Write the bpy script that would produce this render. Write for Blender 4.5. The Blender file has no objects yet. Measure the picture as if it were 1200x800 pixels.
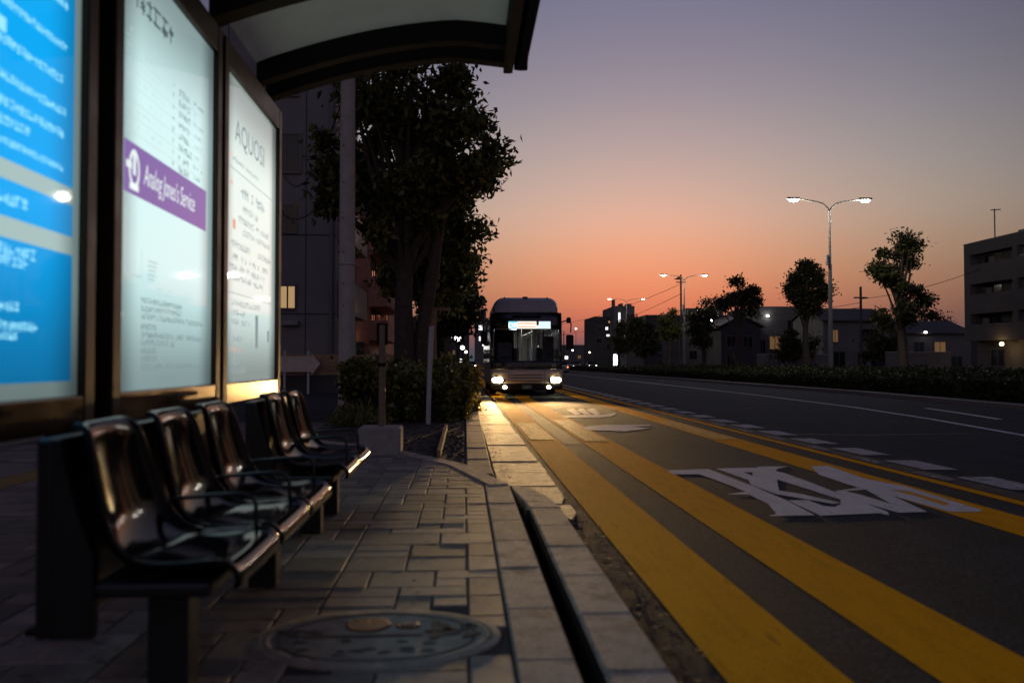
import bpy, math, random
import numpy as np
from mathutils import Vector, Matrix

sc = bpy.context.scene
R = math.radians
PI = math.pi

# ------------------------------------------------------------------ camera
cam = bpy.data.cameras.new('camera')
cam_ob = bpy.data.objects.new('camera', cam)
sc.collection.objects.link(cam_ob)
CZ = 1.15
cam.sensor_width = 36.0
cam.lens = 30.0
cam.clip_start = 0.05
cam.clip_end = 6000
cam_ob.location = (0, 0, CZ)
cam_ob.rotation_euler = (PI / 2 + math.atan(25 / 1000), 0, -math.atan(57 / 1000))
cam.dof.use_dof = True
cam.dof.focus_distance = 27.0
cam.dof.aperture_fstop = 1.8
sc.camera = cam_ob

# ------------------------------------------------------------------ sky, exposure
K = 0.15                                    # sky strength; every lamp is scaled with it
EXPOSURE = math.log2(1 / K)
world = bpy.data.worlds.new('World')
sc.world = world
world.use_nodes = True
wn, wl = world.node_tree.nodes, world.node_tree.links
bg = wn['Background']
sky = wn.new('ShaderNodeTexSky')
sky.sky_type = 'NISHITA'
sky.sun_disc = False
sky.sun_elevation = R(0.0)
sky.sun_rotation = R(12)
sky.air_density = 1.5
sky.dust_density = 3.0
sky.ozone_density = 3.0
wb = wn.new('ShaderNodeMix'); wb.data_type = 'RGBA'; wb.blend_type = 'MULTIPLY'
wb.inputs['Factor'].default_value = 1.0
wb.inputs['B'].default_value = (0.885, 0.575, 0.50, 1)       # the camera's warm white balance
wl.new(sky.outputs[0], wb.inputs['A'])
# dusk: darker away from the afterglow, a pale band of lit dust above the horizon, dimmer air right at it
tc = wn.new('ShaderNodeTexCoord')
sep = wn.new('ShaderNodeSeparateXYZ'); wl.new(tc.outputs['Generated'], sep.inputs[0])
def wmath(op, a_, b_=None):
    q = wn.new('ShaderNodeMath'); q.operation = op
    for i_, v_ in enumerate((a_, b_)):
        if v_ is None: continue
        if hasattr(v_, 'node'): wl.new(v_, q.inputs[i_])
        else: q.inputs[i_].default_value = v_
    return q.outputs[0]
def wrange(v_, f0, f1, t0, t1, smooth=True):
    q = wn.new('ShaderNodeMapRange'); q.interpolation_type = 'SMOOTHSTEP' if smooth else 'LINEAR'
    for nm, x_ in (('From Min',f0),('From Max',f1),('To Min',t0),('To Max',t1)): q.inputs[nm].default_value = x_
    wl.new(v_, q.inputs['Value']); return q.outputs[0]
el = sep.outputs['Z']
hyp = wmath('SQRT', wmath('ADD', wmath('MULTIPLY', sep.outputs['X'], sep.outputs['X']), wmath('MULTIPLY', sep.outputs['Y'], sep.outputs['Y'])))
caz = wmath('DIVIDE', wmath('ADD', wmath('MULTIPLY', sep.outputs['Y'], math.cos(R(10))), wmath('MULTIPLY', sep.outputs['X'], math.sin(R(10)))), wmath('MAXIMUM', hyp, .001))
azf = wrange(caz, .84, 1.0, .50, 1.0, False)
dip = wrange(el, .0, .18, .52, 1.0)
band = wmath('EXPONENT', wmath('MULTIPLY', wmath('POWER', wmath('MULTIPLY', wmath('SUBTRACT', el, .165), 1/.14), 2.0), -1.0))
hz = wn.new('ShaderNodeMix'); hz.data_type = 'RGBA'; hz.blend_type = 'ADD'
hz.inputs['B'].default_value = (0.10, 0.165, 0.115, 1)
wl.new(band, hz.inputs['Factor'])
wl.new(wb.outputs['Result'], hz.inputs['A'])
lo_ = wn.new('ShaderNodeMix'); lo_.data_type = 'RGBA'; lo_.blend_type = 'ADD'
lo_.inputs['B'].default_value = (0.07, 0.13, 0.175, 1)
wl.new(wrange(el, -.02, .14, 1.0, 0.0), lo_.inputs['Factor'])
wl.new(hz.outputs['Result'], lo_.inputs['A'])
vm = wn.new('ShaderNodeVectorMath'); vm.operation = 'SCALE'
azg = wrange(caz, .84, 1.0, .345, 1.0, False)
azb = wrange(caz, .84, 1.0, .42, 1.0, False)
anti = wrange(caz, -.95, .35, 2.5, 1.0)                   # the anti-twilight sky opposite the afterglow is brighter than the sides
cc = wn.new('ShaderNodeCombineColor')
for i_, f_ in enumerate((azf, azg, azb)): wl.new(wmath('MULTIPLY', wmath('MULTIPLY', f_, dip), anti), cc.inputs[i_])
vm.operation = 'MULTIPLY'
wl.new(lo_.outputs['Result'], vm.inputs[0]); wl.new(cc.outputs[0], vm.inputs[1])
wl.new(vm.outputs[0], bg.inputs['Color'])
bg.inputs['Strength'].default_value = K
vs = sc.view_settings
vs.view_transform = 'Standard'; vs.look = 'None'; vs.exposure = EXPOSURE; vs.gamma = 1.0
vs.use_curve_mapping = False
cy = sc.cycles
cy.use_denoising = True
cy.max_bounces = 6
cy.diffuse_bounces = 3
cy.glossy_bounces = 3
cy.transmission_bounces = 4
cy.transparent_max_bounces = 8
cy.sample_clamp_indirect = 3.0
cy.caustics_reflective = False
cy.caustics_refractive = False

# ------------------------------------------------------------------ helpers
rnd = random.Random(7)
nrs = np.random.RandomState(11)

class MB:
    """collects faces; build() links them as ONE mesh object"""
    def __init__(s):
        s.v, s.f = [], []
    def quad(s, a, b, c, d):
        n = len(s.v); s.v += [tuple(a), tuple(b), tuple(c), tuple(d)]; s.f.append((n, n+1, n+2, n+3)); return s
    def poly(s, pts):
        n = len(s.v); s.v += [tuple(p) for p in pts]; s.f.append(tuple(range(n, n+len(pts)))); return s
    def box(s, x0, x1, y0, y1, z0, z1):
        n = len(s.v)
        s.v += [(x0,y0,z0),(x1,y0,z0),(x1,y1,z0),(x0,y1,z0),(x0,y0,z1),(x1,y0,z1),(x1,y1,z1),(x0,y1,z1)]
        s.f += [tuple(n+i for i in q) for q in ((3,2,1,0),(4,5,6,7),(0,1,5,4),(1,2,6,5),(2,3,7,6),(3,0,4,7))]
        return s
    def cbox(s, x0, x1, y0, y1, z0, z1, c):
        """box with all edges chamfered by c (vertical and top)"""
        P = lambda x0,x1,y0,y1: [(x0+c,y0),(x1-c,y0),(x1,y0+c),(x1,y1-c),(x1-c,y1),(x0+c,y1),(x0,y1-c),(x0,y0+c)]
        rings = [[(x,y,z0) for x,y in P(x0,x1,y0,y1)], [(x,y,z1-c) for x,y in P(x0,x1,y0,y1)],
                 [(x,y,z1) for x,y in P(x0+c,x1-c,y0+c,y1-c)]]
        return s.loft(rings, caps=True)
    def loft(s, rings, closed=True, caps=False):
        n0 = len(s.v); m = len(rings[0])
        for r in rings: s.v += [tuple(p) for p in r]
        for i in range(len(rings)-1):
            for j in range(m if closed else m-1):
                a = n0+i*m+j; b = n0+i*m+(j+1) % m
                s.f.append((a, b, b+m, a+m))
        if caps:
            s.f.append(tuple(n0+j for j in reversed(range(m))))
            s.f.append(tuple(n0+(len(rings)-1)*m+j for j in range(m)))
        return s
    def tube(s, pts, rad, seg=8, caps=True):
        pts = [Vector(p) for p in pts]
        if not hasattr(rad, '__len__'): rad = [rad]*len(pts)
        rings = []; up = None
        for i, p in enumerate(pts):
            d = (pts[min(i+1, len(pts)-1)] - pts[max(i-1, 0)]).normalized()
            if up is None:
                up = Vector((0,0,1)) if abs(d.z) < .9 else Vector((1,0,0))
            u = d.cross(up).normalized(); w = u.cross(d).normalized(); up = w
            rings.append([p + (u*math.cos(2*PI*k/seg) + w*math.sin(2*PI*k/seg))*rad[i] for k in range(seg)])
        return s.loft(rings, caps=caps)
    def lathe(s, prof, c=(0,0,0), seg=16, sx=1, sy=1, caps=True):
        rings = [[(c[0]+r*sx*math.cos(2*PI*k/seg), c[1]+r*sy*math.sin(2*PI*k/seg), c[2]+z) for k in range(seg)] for r, z in ((max(r,.002),z) for r,z in prof)]
        return s.loft(rings, caps=caps)
    def prism(s, pts, z0, z1):
        return s.loft([[(x,y,z0) for x,y in pts], [(x,y,z1) for x,y in pts]], caps=True)
    def build(s, name, mat, parent=None, smooth=False, bevel=0, loc=None):
        me = bpy.data.meshes.new(name)
        me.from_pydata([tuple(p) for p in s.v], [], s.f)
        me.update()
        return link(name, me, mat, parent, smooth, bevel, loc)

def link(name, me, mat, parent=None, smooth=False, bevel=0, loc=None):
    o = bpy.data.objects.new(name, me)
    sc.collection.objects.link(o)
    if mat is not None and not len(me.materials): me.materials.append(mat)
    if smooth:
        me.polygons.foreach_set('use_smooth', [True]*len(me.polygons))
        if smooth != 'all':
            try: me.set_sharp_from_angle(angle=R(40))
            except Exception: pass
    if bevel:
        b = o.modifiers.new('bevel', 'BEVEL'); b.width = bevel; b.segments = 2; b.limit_method = 'ANGLE'
    if parent is not None: o.parent = parent
    if loc is not None: o.location = loc
    return o

def tag(o, label, cat, group=None):
    o['label'] = label; o['category'] = cat
    if group: o['group'] = group
    return o
def struct(o): o['kind'] = 'structure'; return o
def stuff(o): o['kind'] = 'stuff'; return o
def empty(name, loc=(0,0,0), rz=0, label=None, cat=None, group=None):
    o = bpy.data.objects.new(name, None); sc.collection.objects.link(o)
    o.location = loc; o.rotation_euler = (0,0,rz); o.empty_display_size = .2
    if label: tag(o, label, cat, group)
    return o
def copy_tree(o, parent=None):
    c = o.copy(); sc.collection.objects.link(c)
    if parent is not None: c.parent = parent
    for ch in list(o.children): copy_tree(ch, c)
    return c
def text_mesh(txt, size, align='LEFT', shear=0.0, xscale=1.0):
    cu = bpy.data.curves.new('t', 'FONT'); cu.body = txt; cu.size = size; cu.align_x = align; cu.shear = shear
    cu.resolution_u = 3
    ob = bpy.data.objects.new('t', cu); sc.collection.objects.link(ob)
    bpy.context.view_layer.update()
    me = bpy.data.meshes.new_from_object(ob.evaluated_get(bpy.context.evaluated_depsgraph_get()))
    bpy.data.objects.remove(ob); 
    if xscale != 1.0: me.transform(Matrix.Diagonal((xscale,1,1,1)))
    me.materials.clear()
    return me

# ------------------------------------------------------------------ materials
def mat(name, col, rough=.6, metal=0, spec=.5, var=0, scale=8, bump=0, bscale=60, island=0, obj_rand=0,
        coat=0, wear=None, wear_amt=.5, wear_scale=6, translucent=0, detail=6, rvar=0, stretch=None, speck=0, sscale=140):
    m = bpy.data.materials.new(name); m.use_nodes = True
    n, l = m.node_tree.nodes, m.node_tree.links
    p = n['Principled BSDF']
    p.inputs['Roughness'].default_value = rough
    p.inputs['Metallic'].default_value = metal
    p.inputs['Specular IOR Level'].default_value = spec
    if coat: p.inputs['Coat Weight'].default_value = coat; p.inputs['Coat Roughness'].default_value = .05
    c = n.new('ShaderNodeRGB'); c.outputs[0].default_value = (*col, 1); out = c.outputs[0]
    t = n.new('ShaderNodeTexCoord')
    tv = t.outputs['Object']
    if stretch:
        mp = n.new('ShaderNodeMapping'); mp.inputs['Scale'].default_value = stretch; l.new(tv, mp.inputs['Vector']); tv = mp.outputs[0]
    if var:
        nz = n.new('ShaderNodeTexNoise'); nz.inputs['Scale'].default_value = scale; nz.inputs['Detail'].default_value = detail
        nz.inputs['Roughness'].default_value = .65
        l.new(tv, nz.inputs['Vector'])
        r = n.new('ShaderNodeMapRange'); r.inputs['From Min'].default_value = .25; r.inputs['From Max'].default_value = .75
        r.inputs['To Min'].default_value = 1-var; r.inputs['To Max'].default_value = 1+var
        l.new(nz.outputs[0], r.inputs['Value'])
        mx = n.new('ShaderNodeVectorMath'); mx.operation = 'SCALE'
        l.new(out, mx.inputs[0]); l.new(r.outputs[0], mx.inputs['Scale']); out = mx.outputs[0]
        if rvar:
            r2 = n.new('ShaderNodeMapRange'); r2.inputs['From Min'].default_value = .3; r2.inputs['From Max'].default_value = .7
            r2.inputs['To Min'].default_value = rough-rvar; r2.inputs['To Max'].default_value = rough+rvar
            l.new(nz.outputs[0], r2.inputs['Value']); l.new(r2.outputs[0], p.inputs['Roughness'])
    if island or obj_rand:
        if island:
            g = n.new('ShaderNodeNewGeometry'); src = g.outputs['Random Per Island']; amt = island
        else:
            g = n.new('ShaderNodeObjectInfo'); src = g.outputs['Random']; amt = obj_rand
        r = n.new('ShaderNodeMapRange'); r.inputs['To Min'].default_value = 1-amt; r.inputs['To Max'].default_value = 1+amt
        l.new(src, r.inputs['Value'])
        hs = n.new('ShaderNodeHueSaturation')
        r3 = n.new('ShaderNodeMapRange'); r3.inputs['To Min'].default_value = .5+.035*amt; r3.inputs['To Max'].default_value = .5-.035*amt
        l.new(src, r3.inputs['Value']); l.new(r3.outputs[0], hs.inputs['Hue'])
        l.new(r.outputs[0], hs.inputs['Value']); l.new(out, hs.inputs['Color']); out = hs.outputs[0]
    if speck:                                   # stone chips in the surface
        vo = n.new('ShaderNodeTexVoronoi'); vo.inputs['Scale'].default_value = sscale
        l.new(t.outputs['Object'], vo.inputs['Vector'])
        sx_ = n.new('ShaderNodeSeparateColor'); l.new(vo.outputs['Color'], sx_.inputs[0])
        r = n.new('ShaderNodeMapRange'); r.inputs['To Min'].default_value = 1-speck; r.inputs['To Max'].default_value = 1+speck
        l.new(sx_.outputs[0], r.inputs['Value'])
        mx = n.new('ShaderNodeVectorMath'); mx.operation = 'SCALE'
        l.new(out, mx.inputs[0]); l.new(r.outputs[0], mx.inputs['Scale']); out = mx.outputs[0]
    if wear is not None:
        nz = n.new('ShaderNodeTexNoise'); nz.inputs['Scale'].default_value = wear_scale; nz.inputs['Detail'].default_value = 9
        nz.inputs['Roughness'].default_value = .75
        l.new(tv, nz.inputs['Vector'])
        r = n.new('ShaderNodeMapRange'); r.inputs['From Min'].default_value = .62-wear_amt*.3; r.inputs['From Max'].default_value = .70-wear_amt*.2
        r.clamp = True
        l.new(nz.outputs[0], r.inputs['Value'])
        mx = n.new('ShaderNodeMix'); mx.data_type = 'RGBA'
        l.new(r.outputs[0], mx.inputs['Factor']); l.new(out, mx.inputs['A']); mx.inputs['B'].default_value = (*wear, 1)
        out = mx.outputs['Result']
    l.new(out, p.inputs['Base Color'])
    if bump:
        nz = n.new('ShaderNodeTexNoise'); nz.inputs['Scale'].default_value = bscale; nz.inputs['Detail'].default_value = 4
        l.new(t.outputs['Object'], nz.inputs['Vector'])
        b = n.new('ShaderNodeBump'); b.inputs['Strength'].default_value = bump; b.inputs['Distance'].default_value = .01
        l.new(nz.outputs[0], b.inputs['Height']); l.new(b.outputs[0], p.inputs['Normal'])
    if translucent:
        tr = n.new('ShaderNodeBsdfTranslucent'); l.new(out, tr.inputs['Color'])
        ms = n.new('ShaderNodeMixShader'); ms.inputs[0].default_value = translucent
        l.new(p.outputs[0], ms.inputs[1]); l.new(tr.outputs[0], ms.inputs[2])
        l.new(ms.outputs[0], n['Material Output'].inputs['Surface'])
    return m

def glow(name, col, strength, base=(.1,.1,.1), rough=.035, uneven=None, spec=.3):
    """a backlit or burning surface"""
    m = bpy.data.materials.new(name); m.use_nodes = True
    n, l = m.node_tree.nodes, m.node_tree.links
    p = n['Principled BSDF']
    p.inputs['Base Color'].default_value = (*base, 1); p.inputs['Roughness'].default_value = rough
    p.inputs['Emission Color'].default_value = (*col, 1)
    p.inputs['Specular IOR Level'].default_value = spec
    p.inputs['Emission Strength'].default_value = strength*K
    if uneven:                                    # tubes behind a diffuser: the sheet's rim gets less of them
        y0, y1, z0, z1, edge = uneven
        t = n.new('ShaderNodeTexCoord'); s = n.new('ShaderNodeSeparateXYZ'); l.new(t.outputs['Object'], s.inputs[0])
        def ramp(sock, a, b, e):
            fs = []
            for f0, f1 in ((a, a+e), (b, b-e)):
                r = n.new('ShaderNodeMapRange'); r.interpolation_type = 'SMOOTHSTEP'
                r.inputs['From Min'].default_value = min(f0,f1); r.inputs['From Max'].default_value = max(f0,f1)
                r.inputs['To Min'].default_value = .35 if f1 > f0 else 1; r.inputs['To Max'].default_value = 1 if f1 > f0 else .35
                l.new(sock, r.inputs['Value']); fs.append(r.outputs[0])
            mm = n.new('ShaderNodeMath'); mm.operation = 'MULTIPLY'; l.new(fs[0], mm.inputs[0]); l.new(fs[1], mm.inputs[1])
            return mm.outputs[0]
        a = ramp(s.outputs['Y'], y0, y1, edge*.45); b = ramp(s.outputs['Z'], z0, z1, edge)
        mm = n.new('ShaderNodeMath'); mm.operation = 'MULTIPLY'; l.new(a, mm.inputs[0]); l.new(b, mm.inputs[1])
        m2 = n.new('ShaderNodeMath'); m2.operation = 'MULTIPLY'; l.new(mm.outputs[0], m2.inputs[0]); m2.inputs[1].default_value = strength*K
        l.new(m2.outputs[0], p.inputs['Emission Strength'])
    return m

M = {}
M['ground'] = mat('earth', (.07,.065,.055), .95, var=.35, scale=.4, bump=.4, bscale=8)
M['asphalt'] = mat('asphalt', (.026,.036,.044), .9, spec=.12, var=.55, scale=1.1, bump=.9, bscale=170, rvar=.05, stretch=(1,.4,1), speck=.8, sscale=80)
M['asphalt2'] = mat('worn asphalt', (.055,.053,.05), .85, spec=.25, var=.5, scale=3, bump=1.0, bscale=110, speck=.7, sscale=90)
M['yellow'] = mat('yellow road paint', (.98,.42,.004), .9, spec=.03, var=.18, scale=8, bump=.6, bscale=150, wear=(.45,.19,.01), wear_amt=.12, wear_scale=8, stretch=(1.6,.22,1), speck=.14, sscale=120)
M['yellow2'] = mat('pale yellow road paint', (.85,.50,.07), .8, spec=.2, var=.2, scale=7, bump=.4, bscale=150, wear=(.3,.16,.03), wear_amt=.3, wear_scale=9, stretch=(1.6,.16,1))  # second, paler yellow for stretches of the lines
M['white_paint'] = mat('white road paint', (.74,.73,.66), .8, spec=.2, var=.15, scale=5, bump=.5, bscale=150, wear=(.30,.29,.26), wear_amt=.12, wear_scale=7, stretch=(1,.5,1), speck=.12, sscale=120)
M['brick_paint'] = mat('worn red brown lane paint', (.15,.085,.055), .85, spec=.2, var=.4, scale=9, bump=.6, bscale=120, wear=(.055,.05,.045), wear_amt=.85, wear_scale=7, stretch=(1,.4,1))
M['white_block'] = mat('scuffed white road paint', (.52,.51,.46), .85, spec=.1, var=.25, scale=5, bump=.5, bscale=150, wear=(.15,.14,.12), wear_amt=.35, wear_scale=6, speck=.2, sscale=100)
M['white_worn'] = mat('worn white road paint', (.34,.33,.30), .85, spec=.2, var=.3, scale=8, bump=.5, bscale=120, wear=(.09,.07,.06), wear_amt=.7, wear_scale=9)
M['red_paint'] = mat('thin red road line', (.28,.08,.02), .7, var=.3, scale=6, wear=(.06,.05,.05), wear_amt=.6)
M['tile'] = mat('paving tile', (.235,.212,.172), .7, spec=.3, var=.3, scale=6, bump=.4, bscale=90, obj_rand=.34, wear=(.10,.085,.065), wear_amt=.42, wear_scale=3.5, rvar=.1, speck=.15, sscale=160)
M['tile_i'] = mat('paving tile rest', (.22,.185,.14), .75, spec=.3, var=.2, scale=9, bump=.5, bscale=90, island=.3)
M['mortar'] = mat('joint sand', (.045,.042,.036), .95, var=.3, scale=30)
M['kerb'] = mat('kerb stone', (.47,.385,.30), .8, spec=.3, var=.28, scale=8, bump=.9, bscale=70, obj_rand=.14, wear=(.22,.175,.13), wear_amt=.42, wear_scale=6, speck=.25, sscale=150)
M['kerb_dark'] = mat('old kerb stone', (.17,.155,.135), .8, var=.3, scale=10, bump=.7, bscale=60, obj_rand=.15)
M['slab'] = mat('gutter slab', (.56,.41,.22), .7, var=.3, scale=7, bump=.9, bscale=55, obj_rand=.12, wear=(.10,.085,.06), wear_amt=.55, wear_scale=3.5)  # the golden headlight tint is painted into the slab colour
M['soil'] = mat('planting soil', (.055,.042,.03), .95, var=.5, scale=12, bump=1.0, bscale=30)
M['verge'] = mat('dark verge earth', (.022,.021,.014), .95, var=.5, scale=3, bump=1, bscale=20)
M['concrete'] = mat('concrete', (.30,.29,.27), .85, var=.2, scale=8, bump=.5, bscale=50)
M['pole_concrete'] = mat('concrete pole', (.42,.39,.34), .8, var=.18, scale=5, bump=.3, bscale=40)
M['tactile'] = mat('tactile paving', (.32,.20,.045), .7, var=.3, scale=8)
M['iron'] = mat('cast iron cover', (.36,.315,.24), .85, spec=.15, var=.35, scale=12, bump=.4, bscale=60)
M['iron_dark'] = mat('dark cast relief', (.13,.115,.09), .8, spec=.2, var=.3, scale=14)
M['shade_black'] = mat('painted slot shade', (.008,.008,.007), .95, spec=.05)  # near black, paints shade inside the drain slot
M['rust'] = mat('brown cover inlay', (.16,.06,.025), .6, var=.3, scale=18, bump=.4)
M['black_gloss'] = mat('black moulded seat', (.006,.005,.005), .08, spec=.13, var=.3, scale=6, rvar=.03, bump=.06, bscale=8)
M['black_metal'] = mat('black painted steel', (.010,.010,.010), .38, var=.3, scale=9)
M['bronze'] = mat('dark bronze aluminium', (.040,.024,.015), .42, metal=.35, spec=.35, var=.25, scale=6, rvar=.08)
M['bronze_polish'] = mat('polished bronze rail', (.13,.08,.045), .2, metal=.9, var=.15, scale=5, rvar=.05)
M['bronze_dark'] = mat('dark brown aluminium', (.013,.011,.010), .7, spec=.12, var=.2, scale=6)
M['roof'] = mat('opal roof sheet', (.90,.92,.76), .5, var=.10, scale=2, translucent=.6)
M['bark'] = mat('tree bark', (.065,.05,.036), .95, var=.4, scale=9, bump=1.0, bscale=25)
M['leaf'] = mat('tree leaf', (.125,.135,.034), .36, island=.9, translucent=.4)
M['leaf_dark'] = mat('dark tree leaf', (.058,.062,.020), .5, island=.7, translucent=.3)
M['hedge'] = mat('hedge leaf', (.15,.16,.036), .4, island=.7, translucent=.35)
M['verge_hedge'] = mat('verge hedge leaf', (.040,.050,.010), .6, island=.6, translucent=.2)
M['shrub_leaf_lit'] = mat('shrub leaf with headlight gold', (.16,.145,.030), .5, island=.6, translucent=.45)  # headlight glow put into the leaf colour
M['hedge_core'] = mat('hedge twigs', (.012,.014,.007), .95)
M['brown_post'] = mat('brown painted post', (.20,.14,.09), .5, var=.2, scale=6)
M['steel'] = mat('galvanised steel', (.32,.32,.31), .5, metal=.6, var=.2, scale=5)
M['lamp_pole'] = mat('painted lamp pole', (.20,.195,.18), .55, metal=.3, var=.15, scale=3)
M['white_steel'] = mat('pale grey steel', (.45,.45,.43), .5, var=.15, scale=5)
M['wire'] = mat('black cable', (.012,.012,.012), .6)
M['grey_wall'] = mat('grey panel wall', (.22,.21,.20), .85, var=.15, scale=1.2, bump=.2, bscale=30)
M['beige_wall'] = mat('beige rendered wall', (.80,.62,.44), .85, var=.12, scale=2)
M['pink_wall'] = mat('reddish brown tile wall', (.60,.27,.18), .8, var=.2, scale=3)
M['pale_wall'] = mat('pale rendered wall', (.125,.12,.115), .9, var=.15, scale=.8)
M['mid_wall'] = mat('grey rendered wall', (.15,.145,.14), .9, var=.2, scale=.8)
M['dark_wall'] = mat('dark clad wall', (.065,.062,.06), .9, var=.25, scale=.8)
M['tile_roof'] = mat('dark tiled roof', (.05,.045,.043), .7, var=.3, scale=3)
M['frame'] = mat('window frame', (.13,.13,.13), .5, metal=.3)
M['pane'] = mat('dark window glass', (.012,.013,.015), .08, var=.1)
M['wood'] = mat('weathered board', (.36,.22,.12), .8, var=.3, scale=5, bump=.5, obj_rand=.2)
M['arrow'] = mat('pale arrow board', (.62,.54,.42), .7, var=.2, scale=4)
M['lit_warm'] = glow('warm lit window', (1.0,.62,.28), .42)
M['lit_amber'] = glow('amber lit window', (1.0,.52,.18), .12)
M['lit_white'] = glow('cold lit window', (.95,.97,1.0), 1.6)
M['bulb_white'] = glow('white lamp', (1.0,.97,.92), 14)
M['bulb_warm'] = glow('warm lamp', (1.0,.72,.38), 6)
M['bulb_red'] = glow('tail lamp', (1.0,.22,.06), 3)
M['street_bulb'] = glow('street lamp lens', (1.0,.96,.86), 18)
M['globe'] = glow('opal lamp globe', (1.0,.97,.92), 5)

# ------------------------------------------------------------------ setting: ground, road
ground = struct(MB().quad((-2500,-200,-.03),(2500,-200,-.03),(2500,3500,-.03),(-2500,3500,-.03)).build('ground', M['ground']))
road = struct(MB().quad((.28,-12,0),(16,-12,0),(16,420,0),(.28,420,0)).build('road', M['asphalt']))
LZ = .004
def strip(pts, w, z=LZ):
    """flat ribbon along pts"""
    m = MB(); P = [Vector((x,y,0)) for x,y in pts]; L = []
    for i, p in enumerate(P):
        d = (P[min(i+1,len(P)-1)]-P[max(i-1,0)]).normalized(); nn = Vector((-d.y, d.x, 0))
        L.append((p+nn*w/2, p-nn*w/2))
    for i in range(len(L)-1):
        a, b, c, d = L[i][1], L[i+1][1], L[i+1][0], L[i][0]
        m.quad((a.x,a.y,z),(b.x,b.y,z),(c.x,c.y,z),(d.x,d.y,z))
    return m
def ribbon(x0, x1, y0, y1, step=2.0, z=LZ):
    m = MB(); y = y0
    while y < y1-1e-6:
        e = min(y1, y+step); m.quad((x0,y,z),(x1,y,z),(x1,e,z),(x0,e,z)); y = e
    return m
def part_label(o, t): o['label'] = t; return o
for x0, x1 in ((.95,1.40),(1.72,2.18),(3.70,4.16)):
    ribbon(x0, x1, -8, 200).build('yellow_line', M['yellow'], road)
ribbon(4.50, 4.63, -8, 200).build('yellow_line', M['yellow'], road)
for x0, x1, y0, y1 in ((1.0,1.36,12.7,16.2),(1.78,2.13,12.4,17.0),(3.76,4.1,12.6,16.6)):
    part_label(ribbon(x0, x1, y0, y1, z=LZ*2).build('paint_patch', M['yellow2'], road), 'brighter patch of yellow paint')
ribbon(4.66, 4.90, 5.0, 60, z=LZ).build('lane_edging', M['brick_paint'], road)
y = 6.0
i = 0
while y < 46:
    e = .04*rnd.random()
    m = MB().poly([(4.93+e,y,LZ*2),(5.30,y-.05,LZ*2),(5.30-e,y+.84,LZ*2),(4.93,y+.86,LZ*2)])
    m.build('edge_block', M['white_block'], road)
    if y > 6.5:
        yo = y + .55 + .1*rnd.random()
        MB().poly([(4.68,yo,LZ*2),(4.84,yo,LZ*2),(4.84,yo+.62,LZ*2),(4.68,yo+.66,LZ*2)]).build('edge_block', M['white_worn'], road)
    y += 1.46; i += 1
strip([(7.6,5),(8.2,10),(8.88,13.1),(9.55,17),(10.1,21.6),(10.45,30),(10.54,40.6),(10.55,71),(10.55,300)], .13).build('white_line', M['white_paint'], road)
strip([(10.9,16.8),(11.4,19.2),(11.7,21)], .14).build('white_line', M['white_paint'], road)
strip([(5.4,13.55),(6.2,13.25),(7.2,13.35),(8.1,13.45),(10.2,13.1),(13.5,13.3)], .06).build('crack_line', M['red_paint'], road)
# transverse repair band under the yellow lines
MB().quad((1.42,12.0,.002),(1.70,12.0,.002),(1.70,26,.002),(1.42,26,.002)).build('asphalt_patch', M['asphalt2'], road)

# painted characters on the bus lane, traced on the ground plane
_fw = Vector((math.sin(math.atan(.057))*math.cos(math.atan(.025)), math.cos(math.atan(.057))*math.cos(math.atan(.025)), math.sin(math.atan(.025))))
_rt = Vector((math.cos(math.atan(.057)), -math.sin(math.atan(.057)), 0)); _up = _rt.cross(_fw)
def gp(px, py, z=0.0):
    r = _fw + _rt*((px-600)/1000) + _up*((400-py)/1000)
    t = (z-CZ)/r.z
    return (r.x*t, r.y*t)
def glyph(pix, z, ox, oy, s):
    pts = [gp(ox+x/s, oy+y/s, z) for x, y in pix]
    m = MB().poly([(x,y,z) for x,y in pts])
    return m.build('painted_stroke', M['white_paint'], road)
a = (780,535,6.0); b = (960,535,6.0)
glyph([(10,95),(300,85),(640,215),(860,310),(1050,410),(720,415),(780,400),(720,330),(590,265),(430,262),(560,245),(480,210),(240,122),(50,122)], .0058, *a)
glyph([(355,82),(548,76),(548,108),(612,131),(775,120),(782,158),(797,235),(960,262),(1230,322),(1180,330),(960,292),(780,262),(600,196),(585,165)], .0058, *a)
glyph([(548,76),(640,76),(655,68),(860,66),(785,84),(775,100),(775,120),(612,131),(612,108),(548,108)], .0058, *a)
glyph([(775,100),(830,112),(1000,172),(1230,262),(1230,300),(1000,226),(782,158),(775,120)], .0058, *a)
glyph([(860,305),(1000,303),(1110,345),(1190,352),(1230,330),(1230,262),(1300,285),(1560,385),(1575,410),(1500,395),(1090,412)], .0063, *a)
glyph([(-60,68),(60,62),(330,155),(600,205),(620,240),(500,232),(520,275),(760,385),(560,392),(510,332),(330,230),(240,205),(0,125)], .0058, *b)
glyph([(600,205),(1150,375),(1120,385),(920,385),(540,280),(520,275),(500,232),(680,275),(880,340),(915,335),(890,318),(620,240)], .0062, *b)
glyph([(110,240),(270,218),(330,228),(180,240),(300,268),(510,332),(560,392),(200,290)], .0066, *b)
c = (640,465,10.0)
glyph([(180,225),(330,210),(700,205),(800,185),(830,195),(760,230),(620,240),(220,240)], .0058, *c)
for x in (240, 350, 470):
    glyph([(x,150),(x+60,138),(x+90,140),(x+170,200),(x+100,206)], .0066, *c)
glyph([(390,350),(700,325),(1200,322),(1240,338),(1000,345),(1230,365),(930,402),(700,392),(440,385)], .0058, *c)

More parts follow.
